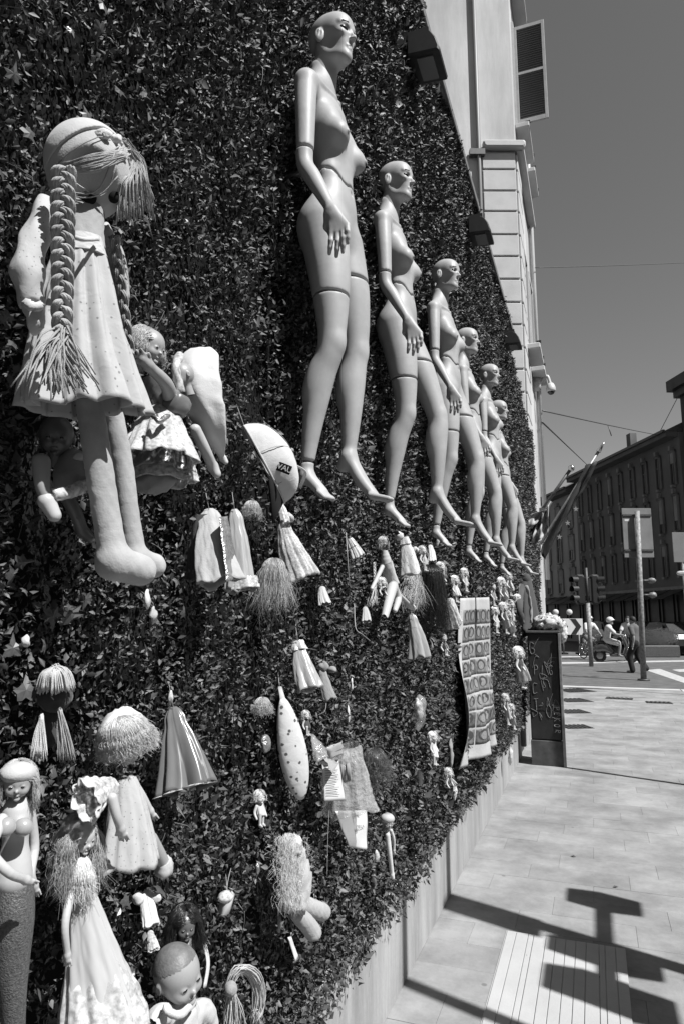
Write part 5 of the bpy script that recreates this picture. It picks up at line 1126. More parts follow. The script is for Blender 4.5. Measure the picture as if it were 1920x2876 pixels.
# long-limbed fashion doll in a white top hanging by its arm
c = D(878, 1242, .10); k = pxm(c); t = Thing('fashion_doll', 'bare-legged fashion doll in a white top dangling below the second mannequin', 'doll', D(870, 1475, .1)); h = doll_head(t, c, 11*k, img(.3, -.2, .8), m=M_vinyl); t.part('hair', hair(c, 11.5*k, (0, 0, 1), OUT, 260, 1.4, .0006, .1, 3, .2), M_blond, parent=h)
s = SDF(D(890, 1340, .11)-.14, D(890, 1340, .11)+.14, .0028); s.limb([D(880, 1258, .10), D(886, 1295, .105), D(895, 1325, .11), D(898, 1350, .11)], np.array([6, 14, 11, 15])*k, 0); s.limb([D(899, 1345, .115), D(885, 1400, .13), D(868, 1468, .125)], np.array([13, 9, 5])*k, .01); s.limb([D(900, 1345, .11), D(912, 1372, .125), D(905, 1400, .13)], np.array([12, 9, 6])*k, .01)
b_ = t.part('body', s.mesh(1), M_vinyll); t.part('top', cloth_cone(D(884, 1288, .105), D(898, 1340, .11), 15*k, 17*k, 4, .06, .7, 3), M_whitec, parent=b_); arm(t, [D(876, 1300, .11), D(862, 1330, .13), D(852, 1350, .13)], 5*k, 4*k, M_vinyll, fingers=False)
arm(t, [D(902, 1352, .12), D(930, 1378, .135), D(945, 1392, .14)], 5*k, 4*k, M_vinyll); single('doll_shoe', 'single white doll shoe hanging beside the dangling fashion doll', 'shoe', lumpy(tube(spline([D(928, 1375, .12), D(940, 1390, .13), D(952, 1396, .13)], 10), [3*k, 7*k, 8*k, 9*k, 9*k, 8*k, 8*k, 7*k, 5*k, 2*k], 10), .0006, 120, 2), M_whitec)
# tassel braid and dangling twine
single('yarn_tassel', 'thin plaited pale yarn tassel beside the dangling fashion doll', 'tassel', merge(braid(D(858, 1290, .1), D(858, 1345, .11), 6*k, 3, 5, .0016), fan(D(858, 1345, .11), D(846, 1385, .11), D(866, 1385, .12), 24, .0012, .005, .2, 3)), M_yarnl)
def twine(label, pts, r=.0012, m=None): single('twine', label, 'twine', tube(spline([D(X, Y, d) for X, Y, d in pts], 26), r, 5), m or M_string)
twine('pale bent twine looping out below the thin tassel', [(812, 1385, .08), (815, 1440, .11), (830, 1455, .12), (848, 1470, .1)], .002)
twine('long pale ribbon strip hanging below the first mannequin toes', [(793, 1222, .08), (796, 1270, .10), (800, 1330, .10), (803, 1355, .09)], .002)
twine('thin thread curling under the straight grey skirt', [(745, 1580, .09), (748, 1612, .11), (744, 1632, .11), (730, 1640, .09)], .0012)
twine('thin string stretched from the photo banner to the elf doll', [(1140, 1377, .09), (1155, 1382, .095), (1172, 1385, .10)], .0018)
twine('single fine thread trailing down beside the letter', [(756, 1840, .09), (752, 1920, .1), (750, 2010, .1)], .0008)
# scraps of cloth and plastic caught among leaves
def scrap(label, X, Y, w, h, m, seed, d=.085, cat='cloth', name='cloth_scrap'):
    c = D(X, Y, d); k = pxm(c); single(name, label, cat, lumpy(tube(spline([c+CU*h*.5*k, c+CR*w*.12*k+CB*.008, c-CU*h*.5*k+CR*w*.1*k], 14), np.array([.25, .6, .85, 1, 1, .95, .95, 1, 1, .95, .9, .75, .5, .15])*w*.5*k, 14, flat=.55), w*k*.10, 2.2/(w*k), seed), m)
scrap('crumpled shiny film scrap caught in leaves between the satin skirt and the banner', 958, 1635, 40, 80, M_film, 3, name='film_scrap', cat='film')
scrap('crumpled white tissue tucked inside the shiny film scrap', 956, 1628, 30, 56, M_lace, 4)
scrap('pale striped sock dangling below the rag doll feet', 338, 1375, 22, 44, M_stripe, 5, name='doll_sock', cat='sock'); scrap('pale crumpled toe-end of cloth under the striped sock', 352, 1408, 22, 34, M_linen, 6)
scrap('thin white feather-like rag alone in leaves above the letter', 798, 1640, 10, 44, M_whitec, 7); scrap('small pale flat rag pressed among the leaves near the stick puppet', 960, 1785, 18, 36, M_linen, 8)
scrap('pale sock shape dangling near the plinth edge below the far dolls', 1040, 1815, 16, 40, M_whitec, 9, name='doll_sock', cat='sock'); scrap('white rag hanging below the satin skirt near black hair', 986, 1478, 14, 24, M_whitec, 10)
scrap('long dull rag beside the lower left corner of the photo banner', 1032, 1730, 14, 70, M_greyc, 11); scrap('crumpled white napkin knotted under the last doll cluster', 1168, 1735, 16, 40, M_lace, 12)
scrap('grey knitted tube hanging near the pointed-hood elf', 1142, 1362, 14, 40, M_greyc, 13); scrap('crumpled white cloth ball under the baby shirt sleeve', 600, 1880, 16, 36, M_satinl, 14)
scrap('torn light paper strip pinned above the gift bag', 806, 1570, 9, 30, M_paper, 15, name='paper_strip', cat='paper'); scrap('pale bootee hanging under the second mannequin foot', 1000, 1240, 16, 34, M_cream, 16, name='doll_sock', cat='sock')
scrap('crushed pale packet pinned to leaves left of the spotted cushion', 606, 1706, 30, 40, M_silver, 17, name='foil_packet', cat='packet')

# ---------------------------------------------------------------- photo banner
t = Thing('photo_banner', 'wrinkled white cloth banner printed with rows of portrait photographs', 'banner', D(1085, 1760, .09))
c00, c10, c11, c01 = D(1052, 1372, .085), D(1117, 1370, .14), D(1142, 1690, .14), D(1060, 1742, .105)
def bsurf(u, v, off=0.0):
    p_ = (1-u)*(1-v)*c00+u*(1-v)*c10+u*v*c11+(1-u)*v*c01
    n_ = np.array([.97, -.22, 0]); d_ = .022*math.sin(9*u+3*v)*(.4+v)+.018*math.sin(15*u-7*v+1)*(.25+v)+.012*math.sin(8*v+2)+.010*math.sin(26*u+4*v)*v
    return p_+n_*(d_+off)
def bgrid(u0, u1, v0, v1, nu, nv, off, th=.002):
    A = [[bsurf(u0+(u1-u0)*i/nu, v0+(v1-v0)*j/nv, off) for i in range(nu+1)] for j in range(nv+1)]; A = np.array(A).reshape(-1, 3); k_ = nu+1
    B2 = A-np.array([.97, -.22, 0])*th; o = len(A); f = []
    for j in range(nv):
        for i in range(nu): q = (j*k_+i, j*k_+i+1, (j+1)*k_+i+1, (j+1)*k_+i); f.append(q); f.append(tuple(o+x for x in q[::-1]))
    rim = [i for i in range(k_)]+[j*k_+nu for j in range(1, nv+1)]+[nv*k_+i for i in range(nu-1, -1, -1)]+[j*k_ for j in range(nv-1, 0, -1)]
    for i in range(len(rim)): f.append((rim[(i+1) % len(rim)], rim[i], o+rim[i], o+rim[(i+1) % len(rim)]))
    return np.concatenate([A, B2]), f
cl = t.part('cloth', bgrid(-.02, 1.0, -.0, 1.06, 30, 50, 0), weave('banner_cloth', .38))
fm, hm = [mat('photo_tone_%d' % i, v_, .5, .3, nscale=40, namt=.5) for i, v_ in enumerate((.10, .16, .24))], [mat('portrait_face', .22, .5, .3, nscale=60, namt=.3), mat('portrait_hair', .05, .5, .3)]
NC, NR = 6, 8; g = np.random.default_rng(6)
for j in range(NR):
    for i in range(NC):
        if j == 0 and i >= 2: 
            pass
        u0, u1 = .04+i*.92/NC+.004, .04+(i+1)*.92/NC-.005; v0, v1 = .075+j*.90/NR+.004, .075+(j+1)*.90/NR-.010
        ph = t.part('photo', bgrid(u0, u1, v0, v1, 4, 5, .0025, .001), fm[g.integers(3)], parent=cl)
        uc, vc = (u0+u1)/2+.01*g.normal()*.5, v0+(v1-v0)*.42; a_ = np.linspace(0, 6.283, 14, endpoint=False)
        for nm, ru, rv, of, mm, dv in (('portrait_hair', .40, .36, .0036, hm[1], -.03), ('portrait_face', .27, .28, .0042, hm[0], .02)):
            vv = [bsurf(uc, vc+dv*(v1-v0), of)]+[bsurf(uc+ru*(u1-u0)*math.cos(x), vc+dv*(v1-v0)+rv*(v1-v0)*math.sin(x), of) for x in a_]
            t.part(nm, (np.array(vv), [(0, 1+q, 1+(q+1) % 14) for q in range(14)]), mm, parent=ph) if nm == 'portrait_face' else t.part(nm, (np.array(vv), [(0, 1+q, 1+(q+1) % 14) for q in range(14)]), mm, parent=ph)

# ---------------------------------------------------------------- graffiti cabinet with rag on top
CX0, CX1, CY0, CY1, CH = .155, .52, 8.42, 8.75, 1.50
t = Thing('utility_cabinet', 'dark street utility cabinet scrawled with white graffiti', 'cabinet', ((CX0+CX1)/2, (CY0+CY1)/2, 0)); M_cab = mat('cabinet_paint', .018, .55, .4, nscale=5, namt=.5, bscale=30, bstr=.1)
t.part('plinth', box(((CX0+CX1)/2, (CY0+CY1)/2, .14), (CX1-CX0, CY1-CY0, .28), bev=.006), mat('cabinet_base', .06, .7, .3, nscale=8, namt=.4), False); t.part('body', box(((CX0+CX1)/2-.004, (CY0+CY1)/2, .285+(CH-.285)/2), (CX1-CX0-.02, CY1-CY0-.02, CH-.285), bev=.012), M_cab, False)
t.part('edge_strip', box((CX1+.004, CY0-.001, .75), (.030, .05, 1.50), bev=.004), M_grey, False); t.part('lid', box(((CX0+CX1)/2, (CY0+CY1)/2, CH+.015), (CX1-CX0+.03, CY1-CY0+.03, .03), bev=.008), M_dark, False); t.part('door_line', box(((CX0+CX1)/2-.005, CY0+.0075, .62), (.30, .004, .004)), M_black, False)
M_chalk = mat('graffiti_paint', .16, .8, .1, nscale=50, namt=.5); fx = CX0+.17; fy = CY0+.006
STK = {'P': [[(0, 0), (.02, 1)], [(0, 1), (.5, .95), (.55, .6), (.05, .5)]], 'I': [[(.1, 0), (.15, 1)]], 'G': [[(.6, .9), (.2, 1), (0, .5), (.2, 0), (.6, .1), (.6, .45), (.35, .45)]], 'C': [[(.6, .95), (.15, 1), (0, .5), (.15, 0), (.6, .1)]], 'T': [[(0, 1), (.6, .95)], [(.3, 1), (.28, 0)]], 'O': [[(.3, 1), (0, .6), (.1, 0), (.5, 0), (.6, .6), (.35, 1)]], 'E': [[(.5, 1), (0, .95), (.02, 0), (.5, .05)], [(0, .5), (.4, .5)]], 'K': [[(0, 0), (0, 1)], [(.5, 1), (.05, .5), (.55, 0)]], 'R': [[(0, 0), (.02, 1)], [(0, 1), (.5, .9), (.5, .6), (.05, .5), (.55, 0)]]}
def spray(s_, x_, z_, sz_, m_, r=.004, vert=False):
    gs = []
    for i, ch in enumerate(s_):
        for st_ in STK[ch]:
            pts = [(u*.6+i*.75+random.gauss(0, .03), w_+random.gauss(0, .03)) for u, w_ in st_]
            gs.append(tube(spline([(fx+x_+(w_*.7*sz_ if vert else u*sz_), fy, z_+(-u*sz_ if vert else w_*sz_)) for u, w_ in pts], 12), r, 5))
    t.part('graffiti', merge(*gs), m_, False)
spray('G', -.14, 1.26, .13, M_chalk); spray('PIG', -.10, 1.02, .11, M_chalk); spray('C', -.12, .80, .12, M_chalk); spray('T', -.12, .62, .13, M_chalk); spray('O', .02, .55, .14, M_chalk, .003); spray('PEKOR', .105, .66, .085, mat('white_paint_pen', .42, .7, .2), .0035, True)
for i in range(14): x_, z_ = random.uniform(CX0+.05, CX1-.06), random.uniform(.35, 1.4); t.part('scrawl', tube(spline([(x_+random.uniform(-.05, .05), fy, z_+random.uniform(-.09, .09)) for _ in range(4)], 14), .0025, 4), M_chalk, False)
t2 = Thing('crumpled_bag', 'crumpled pale plastic bag lying on top of the graffiti cabinet', 'bag', ((CX0+CX1)/2+.04, CY0+.15, CH+.03)); q = np.array([(CX0+CX1)/2+.05, CY0+.13, CH+.12])
t2.part('bag', lumpy(lumpy(ell(q, (.17, .14, .10), seg=40, rings=24), .018, 40, 3), .010, 110, 8), M_satinl); t2.part('bag_fold', lumpy(ell(q+[.17, -.06, -.10], (.06, .05, .13), seg=30, rings=20), .012, 80, 4), M_satinl)
single('wall_junction_box', 'pale narrow junction box fixed low on the plinth behind the cabinet', 'box', box((.03, 9.0, .42), (.06, .30, .60), bev=.01), mat('box_paint', .288, .6, .3, nscale=10, namt=.2), False)

# dark hooded coat hung at the end of the wall
t = Thing('hanging_coat', 'black hooded coat hanging by the far end of the leafy wall', 'coat', D(1212, 1450, .15)); a_, b_ = D(1205, 1330, .12), D(1212, 1455, .16); k = pxm(a_); t.part('coat', cloth_cone(a_, b_, 12*k, 24*k, 5, .2, .6, 4), M_darkc); t.part('hood', lumpy(ell(a_, (12*k, 11*k, 16*k)), .01, 30, 2), M_darkc); t.part('sleeve', lumpy(tube(spline([D(1196, 1345, .14), D(1190, 1390, .18), D(1196, 1430, .2)], 10), 6*k, 10), .01, 30, 5), M_darkc); t.part('scarf', lumpy(tube(spline([D(1207, 1345, .2), D(1216, 1390, .22), D(1218, 1430, .22)], 10), 3*k, 8), .01, 30, 5), M_greyc)

small_doll('plump doll with a pale bib high among the far dolls', (1165, 1322), 8, (1170, 1355), 20, M_whitec, M_blond, .11, 1.1, seed=21)
small_doll('doll with a dark bob and grey frock left of the far elf', (1128, 1345), 8, (1132, 1378), 16, M_greyc, M_blackh, .10, 1.2, seed=22)
small_doll('thin pale doll hung head-high beside the black coat', (1186, 1372), 8, (1190, 1412), 15, M_linen, M_blondl, .13, 1.5, seed=23)
small_doll('doll in printed frock level with the banner lower corner', (1172, 1622), 7, (1178, 1662), 15, M_print2, M_blond, .10, 1.3, seed=24)
small_doll('long-legged pale doll under the fourth mannequin foot', (1064, 1312), 8, (1068, 1345), 14, M_satinl, M_blondl, .09, 1.6, seed=25)
small_doll('bride doll in white net above the photo banner top', (1042, 1330), 9, (1046, 1368), 24, M_tulle, M_blondl, .09, 1.3, seed=26)
small_doll('old cloth doll with straw hair under the third mannequin foot', (968, 1262), 9, (974, 1296), 18, M_cream, M_yarnl, .09, 1.1, seed=27)
small_doll('small doll in a dark frock under the satin doll top', (702, 1640), 9, (706, 1672), 18, M_darkc, M_blond, .08, 1.2, seed=28)
dress('white net doll veil pinned left of the photo banner', (1030, 1372), (1040, 1428), 24, 46, M_tulle, seed=31, folds=8, amp=.16)
dress('tiny light doll apron under the fashion doll legs', (836, 1392), (842, 1425), 14, 24, M_linen, seed=32)
dress('little striped doll trousers hung beside the white tunic', (985, 1250), (992, 1288), 14, 22, M_stripe, seed=33)
dress('crumpled light satin doll blouse hung under the tulle gown', (738, 1345), (746, 1386), 18, 32, M_satinl, seed=34)
dress('pale doll cardigan hung over the curly gown doll arm', (345, 2135), (352, 2180), 18, 28, M_lace, seed=35)
scrap('frayed pale ribbon end beside the dark pleated skirt top', 392, 1600, 16, 34, M_lace, 41); scrap('crinkled clear film pocket pinned under the pale bow card', 822, 1885, 22, 40, M_film, 42, name='film_scrap', cat='film')
scrap('small white knotted handkerchief above the yarn pompom', 62, 1470, 18, 26, M_whitec, 43); scrap('pale flower-shaped rag under the letter sheet corner', 862, 1962, 16, 26, M_lace, 44); scrap('limp grey glove beside the plush toy tag', 640, 2120, 14, 40, M_greyc, 45); scrap('crumpled pale wrapper in leaves left of the plush toy', 590, 1990, 18, 24, M_silver, 46, name='foil_packet', cat='packet')
# hanging threads that hold the heavier pieces
for lab, a_, b_ in (('taut thread holding the sequinned dress', (480, 1168), (470, 1118)), ('taut thread holding the satin gown', (538, 1168), (532, 1122)), ('taut thread holding the tulle gown', (650, 1192), (642, 1150)), ('taut thread holding the dark pleated skirt', (398, 1622), (388, 1570)), ('taut thread holding the satin doll top', (683, 1470), (678, 1432)), ('taut thread holding the spotted cushion tab', (641, 1576), (638, 1545)), ('taut thread holding the grey satin skirt', (942, 1408), (938, 1380)), ('taut thread holding the small pouch', (522, 2044), (518, 2005))):
    twine(lab+' to the leaves', [(a_[0], a_[1], .095), ((a_[0]+b_[0])/2, (a_[1]+b_[1])/2, .09), (b_[0], b_[1], .04)], .0009)
# fallen leaves on the pavement
lm = [mesh_from('fallen_leaf', np.array([(0, 0, 0), (.016, .012, .006), (.040, 0, .001), (.016, -.012, .007), (.017, 0, .0)]), [(0, 4, 1), (1, 4, 2), (2, 4, 3), (3, 4, 0)])]; lm[0].materials.append(mat('dry_leaf', .07, .7, .2))
for X, Y in ((1425, 2282), (1320, 1965), (1405, 2035), (1210, 2190), (1370, 2240)):
    q = G(X, Y, .006); o = bpy.data.objects.new('fallen_leaf', lm[0]); COL.objects.link(o); o.location = q; o.rotation_euler = (0, 0, random.uniform(0, 6.3)); o['label'] = 'small dry leaf lying on the pale pavement'; o['category'] = 'leaf'; o['group'] = 'dry leaves fallen on the pavement'
# ================================================================== STREET FURNITURE, PEOPLE, VEHICLES
M_pole = mat('painted_pole', .20, .6, .4, nscale=14, namt=.6, detail=8); M_poled = mat('dark_pole', .05, .5, .4, nscale=20, namt=.4); M_signb = mat('sign_back', .17, .5, .4, nscale=3, namt=.15, metal=.2)
M_rub = mat('rubber', .02, .8, .2); M_wht = mat('white_plastic', .50, .5, .4); M_chr = mat('chrome', .4, .2, .6, metal=.9); M_lens = mat('dark_lens', .03, .2, .6)
def gxy(X, dist): q = Q(X, 1417, dist); return np.array([q[0], q[1], 0])
# tall sign pole
b0 = G(1475, 1560); tp_ = Q(1460, 1172, b0[1]); k = pxm(b0)
t = Thing('sign_pole', 'tall mottled pole carrying a big sign board seen from behind', 'sign pole', b0); t.part('pole', tube([b0, b0+(tp_-b0)*.5, tp_], [.078, .074, .066], 14), M_pole); t.part('foot', tube([b0+[0, 0, -.01], b0+[0, 0, .03]], .16, 14), M_poled)
bc = Q(1461, 1222, b0[1]+.14); rt = np.array([CR[0], CR[1], 0]); rt = unit(rt); bn = np.array([rt[1], -rt[0], 0])
bd_ = t.part('board', axes_box(bc, rt, (0, 0, 1), bn, 70*k, 118*k, .03, .004), M_signb, False); t.part('rail', merge(axes_box(bc+bn*.03+[0, 0, -42*k], rt, (0, 0, 1), bn, 68*k, .05, .03), axes_box(bc+bn*.03+[0, 0, 42*k], rt, (0, 0, 1), bn, 68*k, .05, .03)), M_poled, False, parent=bd_)
t.part('sticker', axes_box(bc+bn*.018-rt*24*k+[0, 0, 30*k], rt, (0, 0, 1), bn, 12*k, 5*k, .004), M_wht, False, parent=bd_)
for dz in (-.75, -1.15): t.part('clamp_lamp', lumpy(ell(bc+[.0, 0, dz-.6]+rt*.30, (.11, .08, .08)), .01, 20, 3), M_signb); 
t.part('clamp', merge(*[tube([bc+[0, 0, dz-.6]-rt*.02, bc+[0, 0, dz-.6]+rt*.25], .03, 8) for dz in (-.75, -1.15)]), M_poled)
# sign at the frame's far side
q = gxy(1575, 17.0); t = Thing('street_sign', 'grey street sign panel on a thin post past the tall sign pole', 'sign', q); t.part('post', tube([q, q+[0, 0, 3.2]], .04, 10), M_pole); z0, z1 = Q(1562, 1290, 17.)[2], Q(1562, 1222, 17.)[2]; t.part('panel', axes_box(q+[0, 0, (z0+z1)/2]+bn*.05-rt*.02, rt, (0, 0, 1), bn, .42, z1-z0, .02, .004), M_signb, False); t.part('arrow', lumpy(ell(q+[0, 0, z0-.25]+bn*.06-rt*.06, (.12, .03, .06)), .01, 30, 2), M_wht)
# traffic light
b0 = G(1355, 1528); k = pxm(b0); t = Thing('traffic_light', 'traffic light with a pair of black signal heads on a pale post', 'traffic light', b0); tz = Q(1350, 1312, b0[1])[2]; t.part('post', tube([b0, b0+[0, 0, tz-1.1]], .075, 12), M_pole); t.part('post_top', tube([b0+[0, 0, tz-1.1], b0+[0, 0, tz+.15]], .05, 10), M_poled)
for sx in (-1, 1):
    hc = b0+rt*sx*.26+[0, 0, tz-.62]; hb = t.part('signal_head', axes_box(hc, rt, (0, 0, 1), bn, .30, 1.05, .26, .05), M_black, False)
    for i in range(3):
        lc = hc+[0, 0, .33-.33*i]; dv = unit(bn*.35+rt*sx*.9); t.part('lens', ell(lc+dv*.15, (.10, .10, .10)), M_lens, parent=hb)
        ring = np.array([lc+dv*o+np.cross(dv, [0, 0, 1])*math.cos(a)*.13+np.array([0, 0, 1])*math.sin(a)*.13 for o in (.12, .36) for a in np.linspace(-.5, 3.64, 14)]); t.part('visor', (ring, [(i_, i_+1, 15+i_, 14+i_) for i_ in range(13)]), M_black, parent=hb)
t.part('arm', merge(tube([b0+[0, 0, tz-.2]-rt*.3, b0+[0, 0, tz-.2]+rt*.3], .025, 8), tube([b0+[0, 0, tz-1.05]-rt*.3, b0+[0, 0, tz-1.05]+rt*.3], .025, 8)), M_black)
# roadworks arrow barrier and cone
q = gxy(1288, 34.0); q[2] = -.012; k = pxm(q); t = Thing('arrow_barrier', 'white roadworks barrier with black chevron arrows on thin legs', 'barrier', q)
for i, s_ in enumerate((-.75, 0, .75)): t.part('leg', tube([q+rt*s_, q+rt*s_+[0, 0, 1.1]], .025, 8), M_pole); t.part('foot', axes_box(q+rt*s_+[0, 0, .04], rt, bn, (0, 0, 1), .25, .5, .08), M_rub, False)
bd_ = t.part('board', axes_box(q+[0, 0, 1.28], rt, (0, 0, 1), bn, 1.9, .75, .03), M_wht, False)
for s_ in (-.62, .0, .62):
    pts = np.array([q+bn*.022+[0, 0, 1.28]+rt*(s_+a)+np.array([0, 0, b_]) for a, b_ in ((-.25, .36), (.0, .36), (.25, 0), (.0, -.36), (-.25, -.36), (.0, 0))]); t.part('chevron', (np.concatenate([pts, pts+bn*.006]), [(0, 1, 2, 5), (5, 2, 3, 4), (6, 11, 8, 7), (11, 10, 9, 8)]), M_black, False, parent=bd_)
for s_ in (-.3, .35): t.part('warning_lamp', ell(q+[0, 0, 1.95]+rt*s_, (.14, .09, .14)), M_wht); t.part('lamp_stem', tube([q+[0, 0, 1.6]+rt*s_, q+[0, 0, 1.9]+rt*s_], .02, 6), M_black)
q = gxy(1337, 33.0); q[2] = -.012; t = Thing('traffic_cone', 'small grey-looking traffic cone by the arrow barrier', 'cone', q); t.part('base', axes_box(q+[0, 0, .03], rt, bn, (0, 0, 1), .5, .5, .05, .01), M_rub, False); t.part('cone', tube([q+[0, 0, .05], q+[0, 0, .5], q+[0, 0, .95]], [.21, .13, .04], 16), mat('cone_plastic', .15, .5, .4))
# ---------------------------------------------------------------- people
M_psk = mat('person_skin', .22, .6, .3); M_ptee = mat('white_tee', .50, .85, .1, nscale=6, namt=.08); M_ptr = mat('dark_trousers', .025, .85, .1, nscale=6, namt=.3); M_pgr = mat('grey_cloth', .10, .85, .1, nscale=6, namt=.2); M_pprt = spots('patterned_shorts', .16, .05, 14, .2); M_hair = mat('person_hair', .02, .6, .3)
def person(label, pos, head_v, J, shirt, trousers, hat=None, hatname='cap', cat='person', long_trousers=True):
    """J: joints in metres, x forward, y left, z up; one continuous body, clothes as shells over it"""
    pos = np.array(pos, float); f = unit([head_v[0], head_v[1], 0]); R = np.stack([f, np.array([-f[1], f[0], 0]), [0, 0, 1]], 1); h = .013
    pts = np.array([p for v in J.values() for p in (v if isinstance(v, list) else [v])]); lo, hi = pts.min(0)-.22, pts.max(0)+.25
    def tr(g_): return g_[0] @ R.T+pos, g_[1]
    t = Thing('person', label, cat, pos)
    def build(inf, parts):
        s = SDF(lo, hi, h); hip, neck = np.array(J['hip']), np.array(J['neck']); mid = (hip+neck)/2; up = unit(neck-hip)
        if 't' in parts:
            s.limb([hip, mid, neck-up*.08], np.array([.145, .135, .15])+inf, 0, sq=(.85, 1.1, 1)); s.limb([neck-up*.06+[0, .15, 0], neck-up*.02, neck-up*.06-[0, .15, 0]], np.array([.07, .07, .07])+inf, .05)
        if 'h' in parts:
            s.limb([neck-up*.05, np.array(J['head'])-[0, 0, .08]], [.058, .055], .03); s.ell(J['head'], (.098, .078, .118), .02); s.ell(np.array(J['head'])+[.095, 0, -.02], (.022, .014, .022), .012); s.ell(np.array(J['head'])+[.05, 0, -.085], (.05, .045, .035), .02)
            for g_ in (-1, 1): s.ell(np.array(J['head'])+[-.01, g_*.078, -.01], (.022, .012, .03), .006)
        for nm in ('arm_l', 'arm_r'):
            a = [np.array(q) for q in J[nm]]
            if 'a' in parts:
                s.limb(a, [.052, .042, .030], .02, n=12); d = unit(a[2]-a[1]); s.cap(a[2], a[2]+d*.07, .032, .03, .02)
                for o in (-.024, -.008, .008, .024): s.cap(a[2]+d*.07+[0, o, 0], a[2]+d*.13+[0, o, -.02], .0115, .010, .004)
                s.cap(a[2]+d*.02+[.02, 0, 0], a[2]+d*.07+[.05, 0, 0], .013, .011, .01)
            if 's' in parts: s.limb([a[0], a[0]+(a[1]-a[0])*.75], np.array([.06, .058])+inf, .04)
        for nm in ('leg_l', 'leg_r'):
            a = [np.array(q) for q in J[nm]]
            if 'l' in parts: s.limb(a, [.092, .062, .042], .03, n=16); s.limb([a[2], a[2]+[.06, 0, -.05], a[2]+[.17, 0, -.06]], [.042, .045, .035], .02)
            if 'L' in parts: s.limb(a if long_trousers else [a[0], a[0]+(a[1]-a[0])*.9], (np.array([.10, .078, .068]) if long_trousers else np.array([.105, .095]))+inf, .03, n=16)
        if 'L' in parts: s.limb([hip-[0, .06, 0], hip+[0, .06, 0]], [.13, .13], .03)
        return tr(s.mesh(1))
    t.part('body', build(0, 'thal'), M_psk); t.part('shirt', build(.014, 'ts'), shirt); t.part('trousers', build(.012, 'L'), trousers)
    hd = np.array(J['head']); s = SDF(hd-.3, hd+.3, h); s.ell(hd+[-.015, 0, .03], (.105, .088, .112), 0)
    if hatname == 'helmet': s.ell(hd+[-.01, 0, .05], (.145, .125, .135), .0); s.ell(hd+[.10, 0, .06], (.08, .09, .02), .03)
    if hatname == 'cap': s.ell(hd+[0, 0, .06], (.108, .09, .085), .01); s.ell(hd+[.12, 0, .05], (.08, .07, .012), .01)
    t.part(hatname, tr(s.cut(lambda X, Y, Z: np.maximum(hd[2]+.0-Z+(X-hd[0])*.35, -9)).mesh(1)), hat or M_hair); return t
# cyclist's bicycle
def bicycle(label, pos, head_v, m):
    pos = np.array(pos, float); f = unit([head_v[0], head_v[1], 0]); R = np.stack([f, np.array([-f[1], f[0], 0]), [0, 0, 1]], 1); tr = lambda g_: (np.asarray(g_[0]) @ R.T+pos, g_[1]); t = Thing('bicycle', label, 'bicycle', pos)
    for x_ in (-.52, .52):
        w_ = t.part('wheel', tr(tube([(x_+.33*math.cos(a), 0, .35+.33*math.sin(a)) for a in np.linspace(0, 6.283, 33)], .016, 8, False)), M_rub); t.part('rim', tr(tube([(x_+.305*math.cos(a), 0, .35+.305*math.sin(a)) for a in np.linspace(0, 6.283, 33)], .009, 6, False)), M_chr, parent=w_)
        t.part('spokes', tr(merge(*[tube([(x_, .0, .35), (x_+.30*math.cos(a), 0, .35+.30*math.sin(a))], .003, 4) for a in np.linspace(0, 6.283, 18, endpoint=False)])), M_chr, parent=w_)
    B_, H_, S_ = (-.05, 0, .30), (.38, 0, .88), (-.20, 0, .86); t.part('frame', tr(merge(*[tube(q_, .017, 8) for q_ in ([B_, H_], [B_, S_], [S_, (.36, 0, .80)], [B_, (-.52, 0, .35)], [S_, (-.52, 0, .35)], [H_, (.52, 0, .35)])])), m); t.part('handlebar', tr(tube(spline([(.22, .30, 1.02), (.36, .22, 1.04), (.37, 0, 1.0), (.36, -.22, 1.04), (.22, -.30, 1.02)], 20), .013, 8)), M_black)
    t.part('stem', tr(tube([H_, (.37, 0, 1.0)], .015, 8)), m); t.part('saddle', tr(lumpy(ell((-.22, 0, .93), (.14, .08, .035)), .004, 20, 2)), M_black); t.part('crank', tr(merge(tube([(-.05, -.08, .30), (-.05, .08, .30)], .02, 8), tube([(-.05, .09, .30), (.06, .09, .18)], .012, 6), tube([(-.05, -.09, .30), (-.16, -.09, .42)], .012, 6))), M_chr); return t
RIDE = dict(hip=(-.20, 0, .99), neck=(.02, 0, 1.46), head=(.08, 0, 1.63), arm_l=[(.03, .19, 1.40), (.17, .27, 1.16), (.28, .28, 1.06)], arm_r=[(.03, -.19, 1.40), (.17, -.27, 1.16), (.28, -.28, 1.06)], leg_l=[(-.18, .10, .95), (.16, .12, .68), (.02, .11, .26)], leg_r=[(-.18, -.10, .95), (.10, -.12, .80), (-.14, -.11, .46)])
toward = -FWD*[1, 1, 0]; right = CR*[1, 1, 0]
p1 = gxy(1349, 30.0)+[0, 0, -.012]; bicycle('thin-tyred bicycle ridden by the man in cap and patterned shorts', p1, unit(toward+right*.25), M_dark); person('cyclist in a white tee shirt, cap and patterned shorts', p1, unit(toward+right*.25), RIDE, M_ptee, M_pprt, M_wht, 'cap', long_trousers=False)
p2 = gxy(1404, 28.5)+[0, 0, -.012]
SCO = dict(hip=(-.28, 0, .86), neck=(-.16, 0, 1.36), head=(-.10, 0, 1.55), arm_l=[(-.15, .19, 1.30), (.05, .26, 1.08), (.26, .28, 1.04)], arm_r=[(-.15, -.19, 1.30), (.05, -.26, 1.08), (.26, -.28, 1.04)], leg_l=[(-.24, .10, .83), (.16, .14, .72), (.14, .13, .30)], leg_r=[(-.24, -.10, .83), (.16, -.14, .72), (.14, -.13, .30)])
